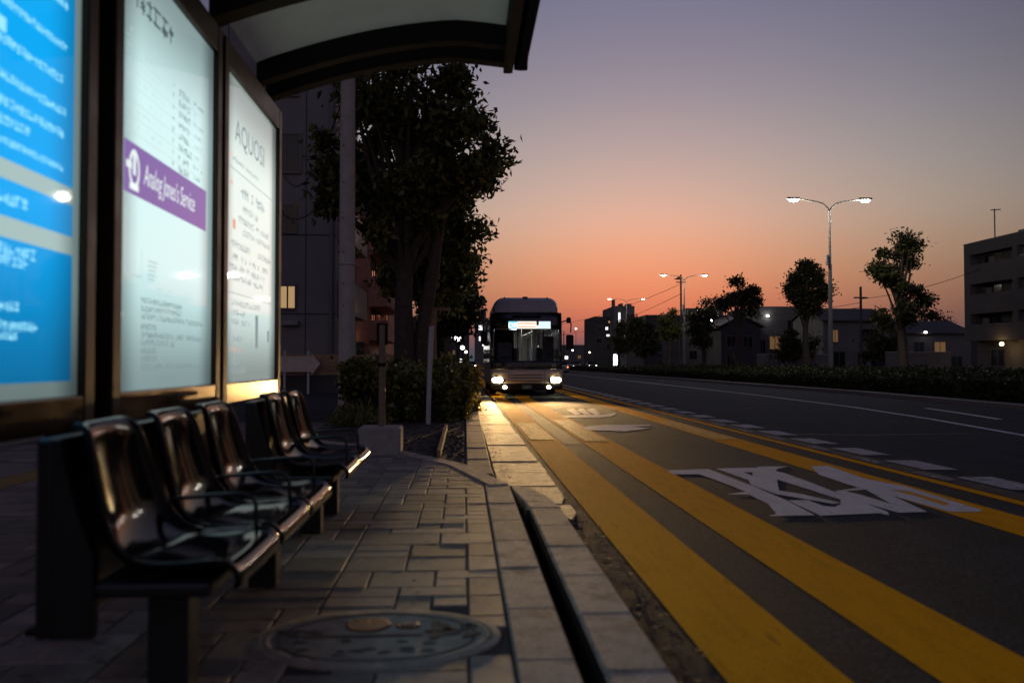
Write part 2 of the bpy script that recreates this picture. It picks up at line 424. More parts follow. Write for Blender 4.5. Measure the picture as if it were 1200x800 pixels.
# far side: kerb, verge strip
FK = [(13.2,6),(13.35,14),(13.45,19.8),(14.15,30),(14.1,54),(13.9,88),(13.6,150),(13.2,300)]
def kerb_run(pts, w, h, name, m, parent=None):
    g = MB(); P = [Vector((x,y,0)) for x,y in pts]; rings = []
    for i, p in enumerate(P):
        d = (P[min(i+1,len(P)-1)]-P[max(i-1,0)]).normalized(); nn = Vector((d.y,-d.x,0))
        q = p+nn*w
        rings.append([(p.x,p.y,-.02),(p.x,p.y,h-.02),(p.x+nn.x*.02,p.y+nn.y*.02,h),(q.x,q.y,h),(q.x,q.y,-.02)])
    g.loft(rings, caps=True)
    return g.build(name, m, parent)
struct(kerb_run(FK, .2, .14, 'verge_kerb', M['kerb_dark']))
g = MB()
for i in range(len(FK)-1):
    (xa,ya),(xb,yb) = FK[i], FK[i+1]
    g.quad((xa+.2,ya,.11),(200,ya,.11),(200,yb,.11),(xb+.2,yb,.11))
struct(g.build('verge', M['verge']))

# ------------------------------------------------------------------ pavement with tiles
pave = struct(MB().prism([(-14,-6),(.17,-6),(.17,7.35),(-.10,8.45),(-.80,9.80),(-2.0,11.2),(-2.0,60),(-14,60)], -.02, .142).build('pavement', M['mortar']))
struct(MB().quad((-14,14,.146),(-2.02,14,.146),(-2.02,59,.146),(-14,59,.146)).build('footpath', M['asphalt2']))
U = .15
tile_cache = {}
def tile_mesh(w, d):
    if (w, d) not in tile_cache:
        m = MB().cbox(.004, w*U-.004, .004, d*U-.004, -.012, .010, .005)
        me = bpy.data.meshes.new('paving_tile'); me.from_pydata(m.v, [], m.f); me.update(); me.materials.append(M['tile'])
        tile_cache[(w,d)] = me
    return tile_cache[(w,d)]
def past_edge(x, y):
    # beyond the diagonal front of the platform
    if y < 7.2: return x > .17
    if y < 8.45: return x > .17 - (y-7.35)*.245
    if y < 11.2: return x > -.10 - (y-8.45)*.53
    return x > -2.0
def clip(P):
    for (xa,ya),(xb,yb) in (((.17,7.35),(-.10,8.45)),((-.10,8.45),(-1.557,11.2))):
        f = lambda p: (xb-xa)*(p[1]-ya)-(yb-ya)*(p[0]-xa)
        out = []
        for i_ in range(len(P)):
            a_, b_ = P[i_], P[(i_+1) % len(P)]
            fa, fb = f(a_), f(b_)
            if fa >= 0: out.append(a_)
            if (fa >= 0) != (fb >= 0):
                t_ = fa/(fa-fb); out.append((a_[0]+(b_[0]-a_[0])*t_, a_[1]+(b_[1]-a_[1])*t_))
        P = out
        if len(P) < 3: return []
    return P
def tiling(x0, y0, nx, ny, seed):
    r = random.Random(seed); used = set(); out = []
    sizes = [(2,2)]*4+[(3,2)]*1+[(2,1)]*5+[(1,2)]*3+[(1,1)]*3+[(3,1)]*3
    for j in range(ny):
        for i in range(nx):
            if (i,j) in used: continue
            w, d = r.choice(sizes)
            while w > 1 and (i+w > nx or any((i+k,j) in used for k in range(w))): w -= 1
            d = min(d, ny-j)
            for a_ in range(w):
                for b_ in range(d): used.add((i+a_,j+b_))
            out.append((x0+i*U, y0+j*U, w, d))
    return out
X0 = .17-13*U
for (x, y, w, d) in tiling(X0, 1.9, 13, 56, 3):
    if past_edge(x+.02, y+.02): continue
    if past_edge(x+w*U, y+d*U):
        P = clip([(x+.004,y+.004),(x+w*U-.004,y+.004),(x+w*U-.004,y+d*U-.004),(x+.004,y+d*U-.004)])
        if len(P) > 2: MB().prism(P, .13, .152).build('paving_tile', M['tile'], pave)
        continue
    if (( x+w*U/2+.31)/.47)**2 + ((y+d*U/2-3.17)/.36)**2 < .72: continue      # the cover's hole
    me = tile_mesh(w, d)
    o = bpy.data.objects.new('paving_tile', me); sc.collection.objects.link(o); o.parent = pave
    o.location = (x, y, .142 + rnd.uniform(-.0015,.0015))
    o.rotation_euler = (rnd.uniform(-.003,.003), rnd.uniform(-.003,.003), 0)
g = MB()
for (x, y, w, d) in tiling(X0-26*U*2, 1.0, 52, 90, 5):
    if past_edge(x+w*U, y+d*U): continue
    g.cbox(x+.004, x+w*U-.004, y+.004, y+d*U-.004, .132, .151+rnd.uniform(-.001,.001), .005)
for (x, y, w, d) in tiling(X0, -1.5, 13, 22, 6):
    g.cbox(x+.004, x+w*U-.004, y+.004, y+d*U-.004, .132, .151, .005)
stuff(g.build('paving_rest', M['tile_i'], pave))
# tactile strip behind the bench
m = MB().cbox(.004,.296,.004,.296,-.012,.012,.004)
for q in range(4):
    for r_ in range(4):
        m.lathe([(.016,.012),(.012,.019)], (.0375+.075*q,.0375+.075*r_,0), 6)
me = bpy.data.meshes.new('tactile_tile'); me.from_pydata(m.v, [], m.f); me.update(); me.materials.append(M['tactile'])
for k in range(22):
    o = bpy.data.objects.new('tactile_tile', me); sc.collection.objects.link(o); o.parent = pave
    o.location = (-3.95, 5.0+k*.3, .150)

# kerbs: each stone is a part
kerb = struct(MB().box(.172,.376,-6,7.0,-.02,.10).build('kerb', M['mortar']))
y = 1.6; ks = [.62,.66,.60,.70,.64]
i = 0
while y < 6.85:
    L = ks[i % 5]; e = min(y+L, 7.05)
    MB().cbox(.176, .376, y+.003, e-.003, -.02, .155+rnd.uniform(-.002,.002), .008).build('kerb_stone', M['kerb'], kerb)
    y = e; i += 1
DP = [(.376,7.05),(.20,7.75),(.02,8.45),(-.34,9.15),(-.71,9.85),(-1.2,10.5),(-1.95,11.3)]
for k in range(len(DP)-1):
    (xa,ya),(xb,yb) = DP[k], DP[k+1]
    d = Vector((xb-xa,yb-ya,0)).normalized(); nn = Vector((-d.y,d.x,0))*.17; s = d*.003
    pts = [(xa+s.x,ya+s.y),(xb-s.x,yb-s.y),(xb-s.x+nn.x,yb-s.y+nn.y),(xa+s.x+nn.x,ya+s.y+nn.y)]
    MB().prism(pts, -.02, .156).build('kerb_stone', M['kerb'], kerb, bevel=.007)
kerb2 = struct(MB().box(.48,.67,-6,5.8,-.02,.06).build('road_kerb', M['mortar']))
y = 1.5; i = 2
while y < 5.7:
    L = ks[i % 5]; e = min(y+L, 5.98)
    MB().cbox(.462, .685, y+.004, e-.004, -.02, .142+rnd.uniform(-.003,.003), .012).build('kerb_stone', M['kerb'], kerb2)
    y = e; i += 1
MB().prism([(.462,5.985),(.685,5.985),(.63,6.55),(.545,6.95),(.385,7.08),(.40,6.75),(.44,6.35)], -.02, .140).build('kerb_stone', M['kerb'], kerb2, bevel=.01)
MB().box(.440,.4605,-5.9,5.95,-.01,.128).build('slot_shade', M['shade_black'], kerb2)  # dark strip added as painted shade on the kerb's inner wall
struct(MB().quad((.376,-6,.012),(.462,-6,.012),(.462,7,.012),(.376,7,.012)).build('drain_slot', M['mortar']))
# kerb of the planting bed and the gutter slabs in front of it
bedk = struct(MB().box(.06,.26,8.1,60,-.02,.08).build('bed_kerb', M['mortar']))
y = 7.72; i = 0
while y < 40:
    L = .6
    xs = max(0, min(1, (y-8)/12))
    MB().cbox(.03+.02*xs, .27+.05*xs, y+.004, y+L-.004, -.02, .15+rnd.uniform(-.003,.003), .012).build('kerb_stone', M['kerb_dark'], bedk)
    y += L; i += 1
gut = struct(MB().quad((.2,6.9,.003),(.88,6.9,.003),(.88,60,.003),(.2,60,.003)).build('gutter', M['asphalt2']))
y = 7.9; i = 0
while y < 42:
    L = .98
    MB().cbox(.325, .865+.012*math.sin(i*1.7), y+.006, y+L-.006, -.02, .016+rnd.uniform(-.003,.003), .006).build('gutter_slab', M['slab'], gut)
    y += L; i += 1
# broken slab edge towards the camera
for k, pts in enumerate([[(.40,7.30),(.62,6.95),(.80,6.9),(.86,7.25),(.865,7.88),(.36,7.88)],
                         [(.70,6.35),(.80,6.2),(.865,6.5),(.865,6.85),(.70,6.85)]]):
    MB().prism(pts, -.02, .012).build('gutter_slab', M['slab'], gut, bevel=.006)
# planting bed
bed = struct(MB().prism([(-2.0,11.3),(-1.2,10.52),(-.71,9.9),(-.34,9.2),(.03,8.5),(.03,60),(-2.0,60)], -.02, .135).build('planting_bed', M['soil']))
MB().box(-.28,-.24,9.15,13.0,.10,.22).build('edging_board', M['wood'], bed)
# clods and dry litter on the soil
g = MB()
for k in range(900):
    x = rnd.uniform(-1.9,.0); y = rnd.uniform(9.2,15)
    if past_edge(x+.1, y-.15) is False: continue
    s = rnd.uniform(.008,.03); a_ = rnd.uniform(0,6.28)
    g.lathe([(s,0),(s*.7,s*.5),(s*.2,s*.7)], (x,y,.133), 5, 1, rnd.uniform(.5,1))
stuff(g.build('clods', M['soil'], bed))

# dry leaves and grit blown along the kerb and gutter
nl = np.random.RandomState(3)
P = np.concatenate([np.stack([nl.uniform(.31,.5,420)**1.0, nl.uniform(8,27,420), np.full(420,.026)],1),
                    np.stack([nl.uniform(.70,.93,260), nl.uniform(2.4,7.5,260), np.full(260,.008)],1),
                    np.stack([nl.uniform(-3.6,.15,110), nl.uniform(2.3,8,110), np.full(110,.162)],1),
                    np.stack([nl.uniform(-1.8,.0,500), nl.uniform(10.2,15,500), np.full(500,.15)],1)])
P = P[[not (p[2] > .155 and past_edge(p[0]+.05, p[1]+.05)) for p in P]]
LITTER = P
# oval service cover in the paving
cov = empty('service_cover', (-.31,3.17,.142), label='large oval iron service cover with brown inlays set in the paving', cat='manhole cover')
SX, SY = .45, .335
MB().lathe([(1,-.03),(1,.010),(.985,.0125),(.93,.0125),(.925,.006),(.925,-.03)], (0,0,0), 56, SX, SY).build('rim', M['iron'], cov, smooth=True)
MB().lathe([(.915,-.03),(.915,.010),(.90,.013),(.86,.013),(.85,.010),(.0,.010)], (0,0,0), 56, SX, SY).build('plate', M['iron'], cov, smooth=True)
MB().lathe([(.80,.009),(.80,.014),(.785,.014),(.785,.009)], (0,0,0), 56, SX, SY, caps=False).build('ring', M['iron_dark'], cov)
for cx, cy_, rx, ry in ((-.05,.13,.085,.085),(.10,.115,.045,.04)):
    MB().lathe([(1,.010),(1,.0155),(.9,.017),(0,.017)], (cx,cy_,0), 28, rx, ry).build('inlay', M['rust'], cov)
MB().lathe([(.55,.017),(.55,.021),(0,.021)], (.10,.115,0), 20, .045, .04).build('inlay_centre', M['iron'], cov)
m = MB()
m.box(-.27,.16,-.012,.002,.0105,.017)
m.box(.19,.215,-.05,.16,.0105,.017); m.box(.17,.24,.03,.045,.0105,.0175)
m.build('raised_bar', M['iron_dark'], cov)
m = MB()
for k in range(9):
    a_ = rnd.uniform(0,6.28); rr = rnd.uniform(.015,.05)
    m.lathe([(rr,.0105),(rr*.7,.016),(0,.016)], (.29+rnd.uniform(-.06,.06), .04+rnd.uniform(-.07,.07), 0), 9, 1, .7)
for k in range(16):
    m.lathe([(rnd.uniform(.015,.03),.0105),(.01,.0155)], (rnd.uniform(-.35,.2), rnd.uniform(-.20,-.05), 0), 7, 1.3, .6)
for k in range(9):
    m.lathe([(rnd.uniform(.02,.035),.0105),(.01,.0155)], (rnd.uniform(-.38,-.18), rnd.uniform(.0,.10), 0), 7, 1.3, .6)
stuff(m.build('relief', M['iron_dark'], cov))

# ------------------------------------------------------------------ bus shelter
PX = -1.40
shel = empty('bus_shelter', (PX,3.5,.15), label='dark metal bus shelter with curved opal roof over the bench', cat='bus shelter')
def sh(mb, name, m_, **k):
    o = mb.build(name, m_, shel, **k); o.location = (-PX, -3.5, -.15); return o
def arch(X):
    t = (X+1.45)/1.85
    return 3.08 + .345*math.sin(min(1.0, t*1.13)*PI*.5)**.9 + (-.05*max(0, t-.75)/.25 if t > .75 else 0)
XS = [-1.45+1.75*k/20 for k in range(21)]
def arch_beam(y0, y1, d0, d1):
    rings = [[(X,y0,arch(X)+d0),(X,y1,arch(X)+d0),(X,y1,arch(X)+d1),(X,y0,arch(X)+d1)] for X in XS]
    return MB().loft(rings, caps=True)
for y0, y1 in ((6.30,6.42),(6.02,6.12),(4.90,5.04),(3.32,3.46),(1.82,1.96),(.3,.44)):
    sh(arch_beam(y0, y1, 0 if y0 > 6.2 else .02, .19), 'arch_beam', M['bronze_dark'])
for y0, y1 in ((6.13,6.29),(5.05,6.01),(3.47,4.89),(1.97,3.31),(.45,1.81)):
    rings = [[(X,y0,arch(X)+.165),(X,y1,arch(X)+.165),(X,y1,arch(X)+.173),(X,y0,arch(X)+.173)] for X in XS]
    sh(MB().loft(rings, caps=True), 'roof_sheet', M['roof'], smooth=True)
sh(MB().cbox(.30,.37,.2,6.44,3.35,3.60,.012), 'eaves_beam', M['bronze_dark'])
sh(MB().tube([(.43,.2,3.43),(.43,6.30,3.43),(.43,6.36,3.40),(.43,6.38,3.36)], .052, 12), 'gutter_pipe', M['bronze_dark'], smooth=True)
sh(MB().cbox(-1.53,-1.435,.2,6.50,2.97,3.13,.01), 'header_beam', M['bronze'])
for y0 in (1.78, 3.33, 4.93, 6.52):
    sh(MB().cbox(-1.56,-1.45,y0-.05,y0+.05,.15,2.97,.008), 'post', M['bronze_dark'])
    sh(MB().cbox(-1.60,-1.41,y0-.09,y0+.09,.15,.17,.004), 'foot_plate', M['bronze_dark'])

# lit poster cases
def case(y0, y1, label):
    c_ = empty('poster_case', (PX,(y0+y1)/2,1.0), label=label, cat='poster case', group='lit poster cases in the shelter')
    off = (-PX, -(y0+y1)/2, -1.0)
    z0, z1 = 1.03, 2.90
    fr = .085
    def P(mb, nm, mt, **k):
        o = mb.build(nm, mt, c_, **k); o.location = off; return o
    for nm, bx in (('frame_side',(y0-fr,y0,z0-.12,z1+.15)),('frame_side',(y1,y1+fr,z0-.12,z1+.15))):
        P(MB().box(PX-.055,PX+.022,bx[0],bx[1],bx[2],bx[3]), nm, M['bronze'], bevel=.006)
    P(MB().box(PX-.055,PX+.020,y0+.001,y1-.001,z1,z1+.15), 'frame_top', M['bronze'], bevel=.006)
    P(MB().box(PX-.055,PX+.020,y0+.001,y1-.001,z0-.12,z0), 'frame_bottom', M['bronze_polish'], bevel=.006)
    P(MB().box(PX-.054,PX-.02,y0+.001,y1-.001,z0+.001,z1-.001), 'back_box', M['bronze_dark'])
    return c_, off, z0, z1
PF = PX - .006                                 # face of the poster
def rect(m, y0, y1, z0, z1, dx=0.0):
    return m.quad((PF+dx,y0,z0),(PF+dx,y1,z0),(PF+dx,y1,z1),(PF+dx,y0,z1))
def row(m, y0, y1, z, h, r, dx, dens=.8, dot=None):
    """a line of print too small to read: a run of little characters made of strokes"""
    y = y0; t_ = h*.13
    while y < y1-h*.3:
        w = h*r.uniform(.55,.95)
        if r.random() < dens:
            za, zb = z-h*.5, z+h*.5
            for q in range(r.choice((2,2,3))):
                zz = za+(zb-za)*r.random()*.85; rect(m, y, y+w, zz, zz+t_, dx)
            for q in range(r.choice((1,2))):
                yy = y+w*r.random()*.8; rect(m, yy, yy+t_*1.1, za+h*.1*r.random(), zb-h*.2*r.random(), dx+.0004)
        y += w + h*.16
def put_text(txt, size, y, z, mt, parent, off, dx=.003, **k):
    me = text_mesh(txt, size, **k)
    o = link('lettering', me, mt, parent)
    o.rotation_euler = (PI/2, 0, PI/2)
    o.location = Vector(off) + Vector((PF+dx, y, z))
    return o
def prt(mb, nm, mt, c_, off):
    o = mb.build(nm, mt, c_); o.location = off; return o

# blue poster
y0, y1 = 1.92, 3.20
c_, off, z0, z1 = case(y0, y1, 'lit poster case nearest the camera with bright blue poster')
r_ = random.Random(1)
prt(rect(MB(), y0+.002, y1-.002, z0+.002, z1-.002), 'poster', glow('blue poster margin', (.62,.86,.84), .62, uneven=(y0,y1,z0,z1,.45), spec=.06), c_, off)
blue = glow('blue poster print', (.0,.40,.93), 1.0, uneven=(y0-.1,y1+.05,z0-.05,z1+.2,.75), spec=.06)
cream = glow('cream poster band', (.70,.84,.74), .80)
dots = glow('pale blue print', (.30,.78,1.0), 1.1)
for a0, a1 in ((1.775,2.86),(1.60,1.715),(1.085,1.535)):
    prt(rect(MB(), y0+.02, y1-.055, a0, a1, .0015), 'blue_field', blue, c_, off)
m = MB()
for z, ya, yb, h in ((2.56,1.95,3.07,.028),(2.41,1.95,3.07,.026),(2.26,1.95,3.07,.024),(2.14,2.2,3.07,.026),(2.03,1.95,3.07,.024),
                     (1.95,1.95,3.06,.026),(1.895,1.95,2.82,.026),(1.83,1.95,3.07,.02),
                     (1.655,1.95,2.8,.03),(1.50,1.95,2.87,.03),(1.465,1.95,2.82,.026),(1.325,1.95,2.77,.028),(1.265,1.95,2.9,.026),(1.235,1.95,2.77,.024)):
    row(m, ya, yb, z, h*1.25, r_, .003, 1.0)
rect(m, 2.55, 2.68, 2.16, 2.205, .003); rect(m, 2.45, 2.52, 2.205, 2.24, .003)
stuff(prt(m, 'print_rows', dots, c_, off))

# white poster with purple band
y0, y1 = 3.53, 4.85
c_, off, z0, z1 = case(y0, y1, 'lit poster case with pale poster crossed by a purple band')
prt(rect(MB(), y0+.002, y1-.002, z0+.002, z1-.002), 'poster', glow('pale poster', (.68,.95,.95), .94, uneven=(y0,y1,z0,z1,.6)), c_, off)
purple = glow('purple poster band', (.22,.12,.42), .85)
ink = glow('grey ink on lit film', (.30,.42,.45), .55)
ink2 = glow('dark ink on lit film', (.10,.15,.19), .5)
inkf = glow('faint ink on lit film', (.55,.74,.74), .8)
prt(rect(MB(), 3.60, 4.73, 1.865, 2.085, .0015), 'band', purple, c_, off)
wht = glow('white print on band', (.80,.92,.90), .95)
put_text('Analog Jones\u2019s Service', .135, 3.82, 1.935, wht, c_, off, shear=.25, xscale=.58)
m = MB()
prt(m.loft([[(PF+.003, 3.71+.06*math.cos(t)*s, 1.975+.085*math.sin(t)*s) for s in (1,.72)][0:2] for t in [2*PI*k/22 for k in range(23)]], closed=False), 'symbol_ring', wht, c_, off)
m = MB(); rect(m, 3.66, 3.76, 1.885, 1.91, .003); rect(m, 3.62, 3.68, 1.97, 2.0, .0035); rect(m, 3.695, 3.725, 1.95, 2.04, .0035)
stuff(prt(m, 'symbol', wht, c_, off))
m = MB(); row(m, 3.66, 4.15, 2.72, .10, random.Random(5), .003, .95); stuff(prt(m, 'heading_marks', ink2, c_, off))
m = MB(); r_ = random.Random(2)
for k in range(7):
    z = 2.56-.066*k
    rect(m, 3.62, 4.72, z-.034, z-.031, .0015)
    row(m, 3.63, 3.67, z, .026, r_, .003); row(m, 3.72, 4.05-.02*(k % 3), z, .018, r_, .003, .35)
stuff(prt(m, 'table_rows', inkf, c_, off))
m = MB()
for k in range(8):
    z = 2.50-.055*k
    row(m, 4.18, 4.20, z, .026, r_, .003, 1); row(m, 4.27, 4.42+.02*(k % 3), z-.01, .036, r_, .003, .9)
    row(m, 4.50, 4.66-.03*(k % 2), z, .022, r_, .003, .6)
stuff(prt(m, 'table_rows', ink, c_, off))
m = MB()
for z, yb in ((1.425,4.35),(1.39,4.34),(1.355,4.66),(1.31,3.98),(1.275,4.66),(1.24,4.22),(1.205,4.0),(1.17,4.0),(1.135,4.64)):
    row(m, 3.80, yb, z, .030, r_, .003, .96)
row(m, 4.0, 4.4, 1.075, .018, r_, .003, .6)
stuff(prt(m, 'print_rows', ink, c_, off))
m = MB()
rect(m, 3.62,3.626,1.53,1.80,.0015); rect(m, 3.72,3.725,1.53,1.80,.0015); rect(m, 3.80,3.806,1.51,1.64,.0015); rect(m, 3.62,3.80,1.52,1.526,.0015)
for k in range(5): rect(m, 3.88, 4.0-.01*k, 1.60-.02*k, 1.608-.02*k, .0015)
for z in (1.49,1.468): row(m, 3.98, 4.18, z, .016, r_, .003, .7)
stuff(prt(m, 'plan_lines', inkf, c_, off))

# notice poster
y0, y1 = 5.08, 6.45
c_, off, z0, z1 = case(y0, y1, 'lit poster case at the far end with printed notices')
prt(rect(MB(), y0+.002, y1-.002, z0+.002, z1-.002), 'poster', glow('notice poster', (.80,.95,.90), .90, uneven=(y0,y1,z0,z1,.55)), c_, off)
put_text('AQUOSI', .20, 5.30, 2.52, ink, c_, off, xscale=1.05)
redi = glow('red ink on lit film', (.80,.40,.30), .85)
ink = glow('soft grey ink on lit film', (.40,.50,.52), .62)
m = MB(); r_ = random.Random(4)
row(m, 5.25, 5.9, 2.40, .03, r_, .003, .9); rect(m, 5.14,6.36,2.335,2.341,.0015)
row(m, 5.45, 6.1, 2.23, .075, r_, .003, .8)
for z, ya, yb in ((2.13,5.45,5.9),(2.05,5.4,6.2),(1.98,5.5,6.25),(1.88,5.2,5.7),(1.88,5.9,6.3),(1.80,5.25,6.2),(1.735,5.2,6.1),(1.675,5.2,6.05)):
    row(m, ya, yb, z, .046, r_, .003, .85)
rect(m, 5.14,6.34,1.575,1.580,.0015)
for z, ya, yb in ((1.52,5.25,6.0),(1.46,5.25,5.55),(1.405,5.25,5.7),(1.30,5.2,5.5),(1.16,5.2,5.55),(1.10,5.2,5.6)):
    row(m, ya, yb, z, .042, r_, .003, .9)
rect(m, 5.85,5.93,1.25,1.47,.0015); rect(m, 6.2,6.26,1.30,1.38,.0015)
stuff(prt(m, 'print_rows', ink, c_, off))
m = MB(); row(m, 5.14, 5.24, 2.40, .035, r_, .003, 1); row(m, 5.2,5.3,2.25,.06,r_,.003,.7)
row(m, 5.2, 5.5, 1.23, .03, r_, .003, .8); rect(m, 5.26,5.33,1.97,2.03,.003)
stuff(prt(m, 'red_rows', redi, c_, off))

# ------------------------------------------------------------------ benches
def seat_shell(w):
    """moulded shell: profile in x/z (front +x), swept across y with a shallow dished section"""
    prof = [(-1.150,.945),(-1.140,.958),(-1.122,.950),(-1.105,.90),(-1.080,.81),(-1.052,.71),(-1.025,.625),(-.98,.568),(-.90,.548),(-.80,.548),(-.74,.556),(-.70,.557),(-.672,.552),(-.655,.540),(-.652,.524),(-.664,.512)]
    n = 12; rings = []
    for i, (x, z) in enumerate(prof):
        t = i/(len(prof)-1)
        if t < .45: hw = (w/2)*(.60 + .40*min(1,(t/.45)**1.0))
        else: hw = w/2
        if i == 0: hw *= .90
        if i == 1: hw *= .94
        if i >= len(prof)-3: hw *= .985
        ring = []
        for k in range(n+1):
            u = -1+2*k/n
            y = hw*u
            dish = (1-u*u)
            nx, nz = (-.034*dish*(.25,.7,1,1,1)[i-2], 0) if 2 <= i <= 6 else ((0, -.014*dish) if i >= 7 and i <= 11 else (0,0))
            lip = .020*max(0, abs(u)-.82)/.18
            if 2 <= i <= 7: nx += lip
            if 6 <= i <= 12: nz += lip
            ring.append((x+nx, y, z+nz))
        rings.append(ring)
    m = MB(); m.loft(rings, closed=False)
    return m
def bench(y0, n, label):
    pitch, w = .575, .553
    L = n*pitch
    b_ = empty('bench', (-.90,y0+L/2,.15), label=label, cat='bench', group='black moulded benches in the shelter')
    off = Vector((.90,-(y0+L/2),-.15))
    def P(mb, nm, mt, **k):
        o = mb.build(nm, mt, b_, **k); o.location = off; return o
    for k in range(n):
        yc = y0+pitch*(k+.5)
        m = seat_shell(w); m.v = [(x,y+yc,z) for x,y,z in m.v]
        o = P(m, 'seat', M['black_gloss'], smooth='all')
        q_ = o.modifiers.new('solid','SOLIDIFY'); q_.thickness = .024; q_.offset = -1
        q_ = o.modifiers.new('sub','SUBSURF'); q_.levels = 1; q_.render_levels = 2
        for dy in (-.1,.1):
            q = MB().lathe([(.012,0),(.010,.005),(0,.006)], (0,0,0), 10).build('bolt', M['steel'], o)
            q.location = (-1.056, yc+dy, .690); q.rotation_euler = (0, R(72), 0)
        P(MB().box(-1.06,-.72,yc-w/2+.02,yc+w/2-.02,.478,.524), 'seat_base', M['black_metal'], bevel=.015)
    P(MB().box(-1.205,-1.160,y0+.02,y0+L-.02,.37,.935), 'back_panel', M['black_metal'], bevel=.01)
    for ye in (y0+.02, y0+L-.06):
        prof = [(-1.16,.93),(-1.148,.93),(-1.09,.72),(-1.045,.60),(-1.045,.37),(-1.16,.37)]
        P(MB().loft([[(x,ye,z) for x,z in prof],[(x,ye+.04,z) for x,z in prof]], caps=True), 'end_plate', M['black_metal'])
    for yl in ((y0+.22, y0+L-.30) if n > 2 else (y0+.30, y0+L-.2)):
        P(MB().cbox(-.945,-.825,yl-.055,yl+.055,.16,.478,.006), 'leg', M['black_metal'])
    for k in range(1, n+1):
        ya = y0+pitch*k
        pts = [(-1.075,ya,.665),(-1.0,ya,.678),(-.86,ya,.690),(-.765,ya,.694),(-.735,ya,.682),(-.724,ya,.655),(-.722,ya,.60),(-.722,ya,.53)]
        P(MB().tube(pts, .008, 8), 'armrest', M['black_metal'], smooth=True)
    return b_
bench(2.47, 3, 'black three-seat bench closest to the camera, beneath the pale poster')
bench(4.78, 2, 'black two-seat bench farther along the shelter, beneath the notice poster')

# ------------------------------------------------------------------ street furniture on the left
sp = empty('sign_pole', (-.90,9.55,.15), label='brown post standing in a grey concrete block at the pavement end', cat='post')
MB().cbox(-.24,.22,-.22,.22,0,.30,.02).build('base_block', M['concrete'], sp)
MB().tube([(0,0,.29),(0,0,1.42)], .038, 12).build('post', M['brown_post'], sp, smooth=True)
MB().cbox(-.062,.062,-.02,.02,1.2,1.44,.006).build('cap_plate', M['bronze_dark'], sp)
MB().cbox(-.047,.047,-.047,.047,.96,1.0,.004).build('collar', M['bronze_dark'], sp)
wp = empty('marker_post', (-.58,14.2,.135), label='slim pale grey post leaning slightly in front of the hedge', cat='post')
MB().tube([(0,0,0),(.02,0,.8),(.055,0,1.58)], .042, 10).build('post', M['white_steel'], wp, smooth=True)
MB().lathe([(.046,0),(.046,.03),(.02,.045)], (.055,0,1.58), 10).build('cap', M['white_steel'], wp, smooth=True)
up_ = empty('utility_pole', (-2.42,17.9,.14), label='tall thick concrete utility pole behind the hedge, its top hidden by the roof', cat='utility pole')
MB().tube([(0,0,0),(0,0,5),(0,0,9.8)], [.175,.16,.14], 20).build('pole', M['pole_concrete'], up_, smooth=True)
for z in (2.2,2.65,3.3,4.0,4.75,5.5):
    MB().tube([(-.06,-.20,z),(-.06,-.10,z)], .013, 6).build('step_bolt', M['iron_dark'], up_)
for z in (3.05,):
    MB().lathe([(.176,-.02),(.18,0),(.176,.02)], (0,0,z), 20).build('steel_band', M['steel'], up_)
def wire(pts, r, label, sag=.5, name='overhead_wire'):
    a_, b_ = Vector(pts[0]), Vector(pts[1]); P = []
    for k in range(15):
        t = k/14; p = a_.lerp(b_, t); p.z -= sag*4*t*(1-t); P.append(p)
    return tag(MB().tube(P, r, 5).build(name, M['wire'], None), label, 'wire')
wire([(-2.58,18.0,6.6),(-6.2,29.9,7.6)], .016, 'upper drooping wire from utility pole to grey building', .9)
wire([(-2.58,18.0,5.0),(-6.6,29.9,6.7)], .018, 'lower drooping wire from utility pole to grey building', .7)

# low wall and fence beyond the pavement
lw = empty('low_wall', (-5.6,9,.14), label='low pale concrete wall behind the poster cases', cat='wall')
for k in range(8):
    MB().cbox(-.1,.1,-5+k*1.2+.005,-3.8+k*1.2-.005,0,.30,.01).build('block', M['concrete'], lw)
fe = empty('board_fence', (-6.2,28.3,.14), label='brown horizontal board fence with dark base below the grey building', cat='fence')
for k in range(5):
    MB().box(0, 5.2, -.02, .02, .62+k*.135, .74+k*.135).build('board', M['wood'], fe)
MB().box(0, 5.2, .0, .03, 0, .60).build('base_panel', M['dark_wall'], fe)
for x in (-.02,1.1,2.2,3.3,4.4):
    MB().box(x, x+.07, -.09,-.02, 0, 1.38).build('post', M['white_steel'], fe)
ar = empty('arrow_board', (-5.9,27.9,.14), label='pale board pointing right like an arrow fixed to the fence', cat='sign')
MB().loft([[(x,yy,z) for x,z in ((-.3,.72),(1.0,.72),(1.0,.62),(1.28,.98),(1.0,1.32),(1.0,1.22),(-.3,1.22))] for yy in (0,.03)], caps=True).build('board', M['arrow'], ar)
for x in (.1,.86):
    MB().box(x, x+.07, .031,.09, 0, 1.40).build('post', M['white_steel'], ar)

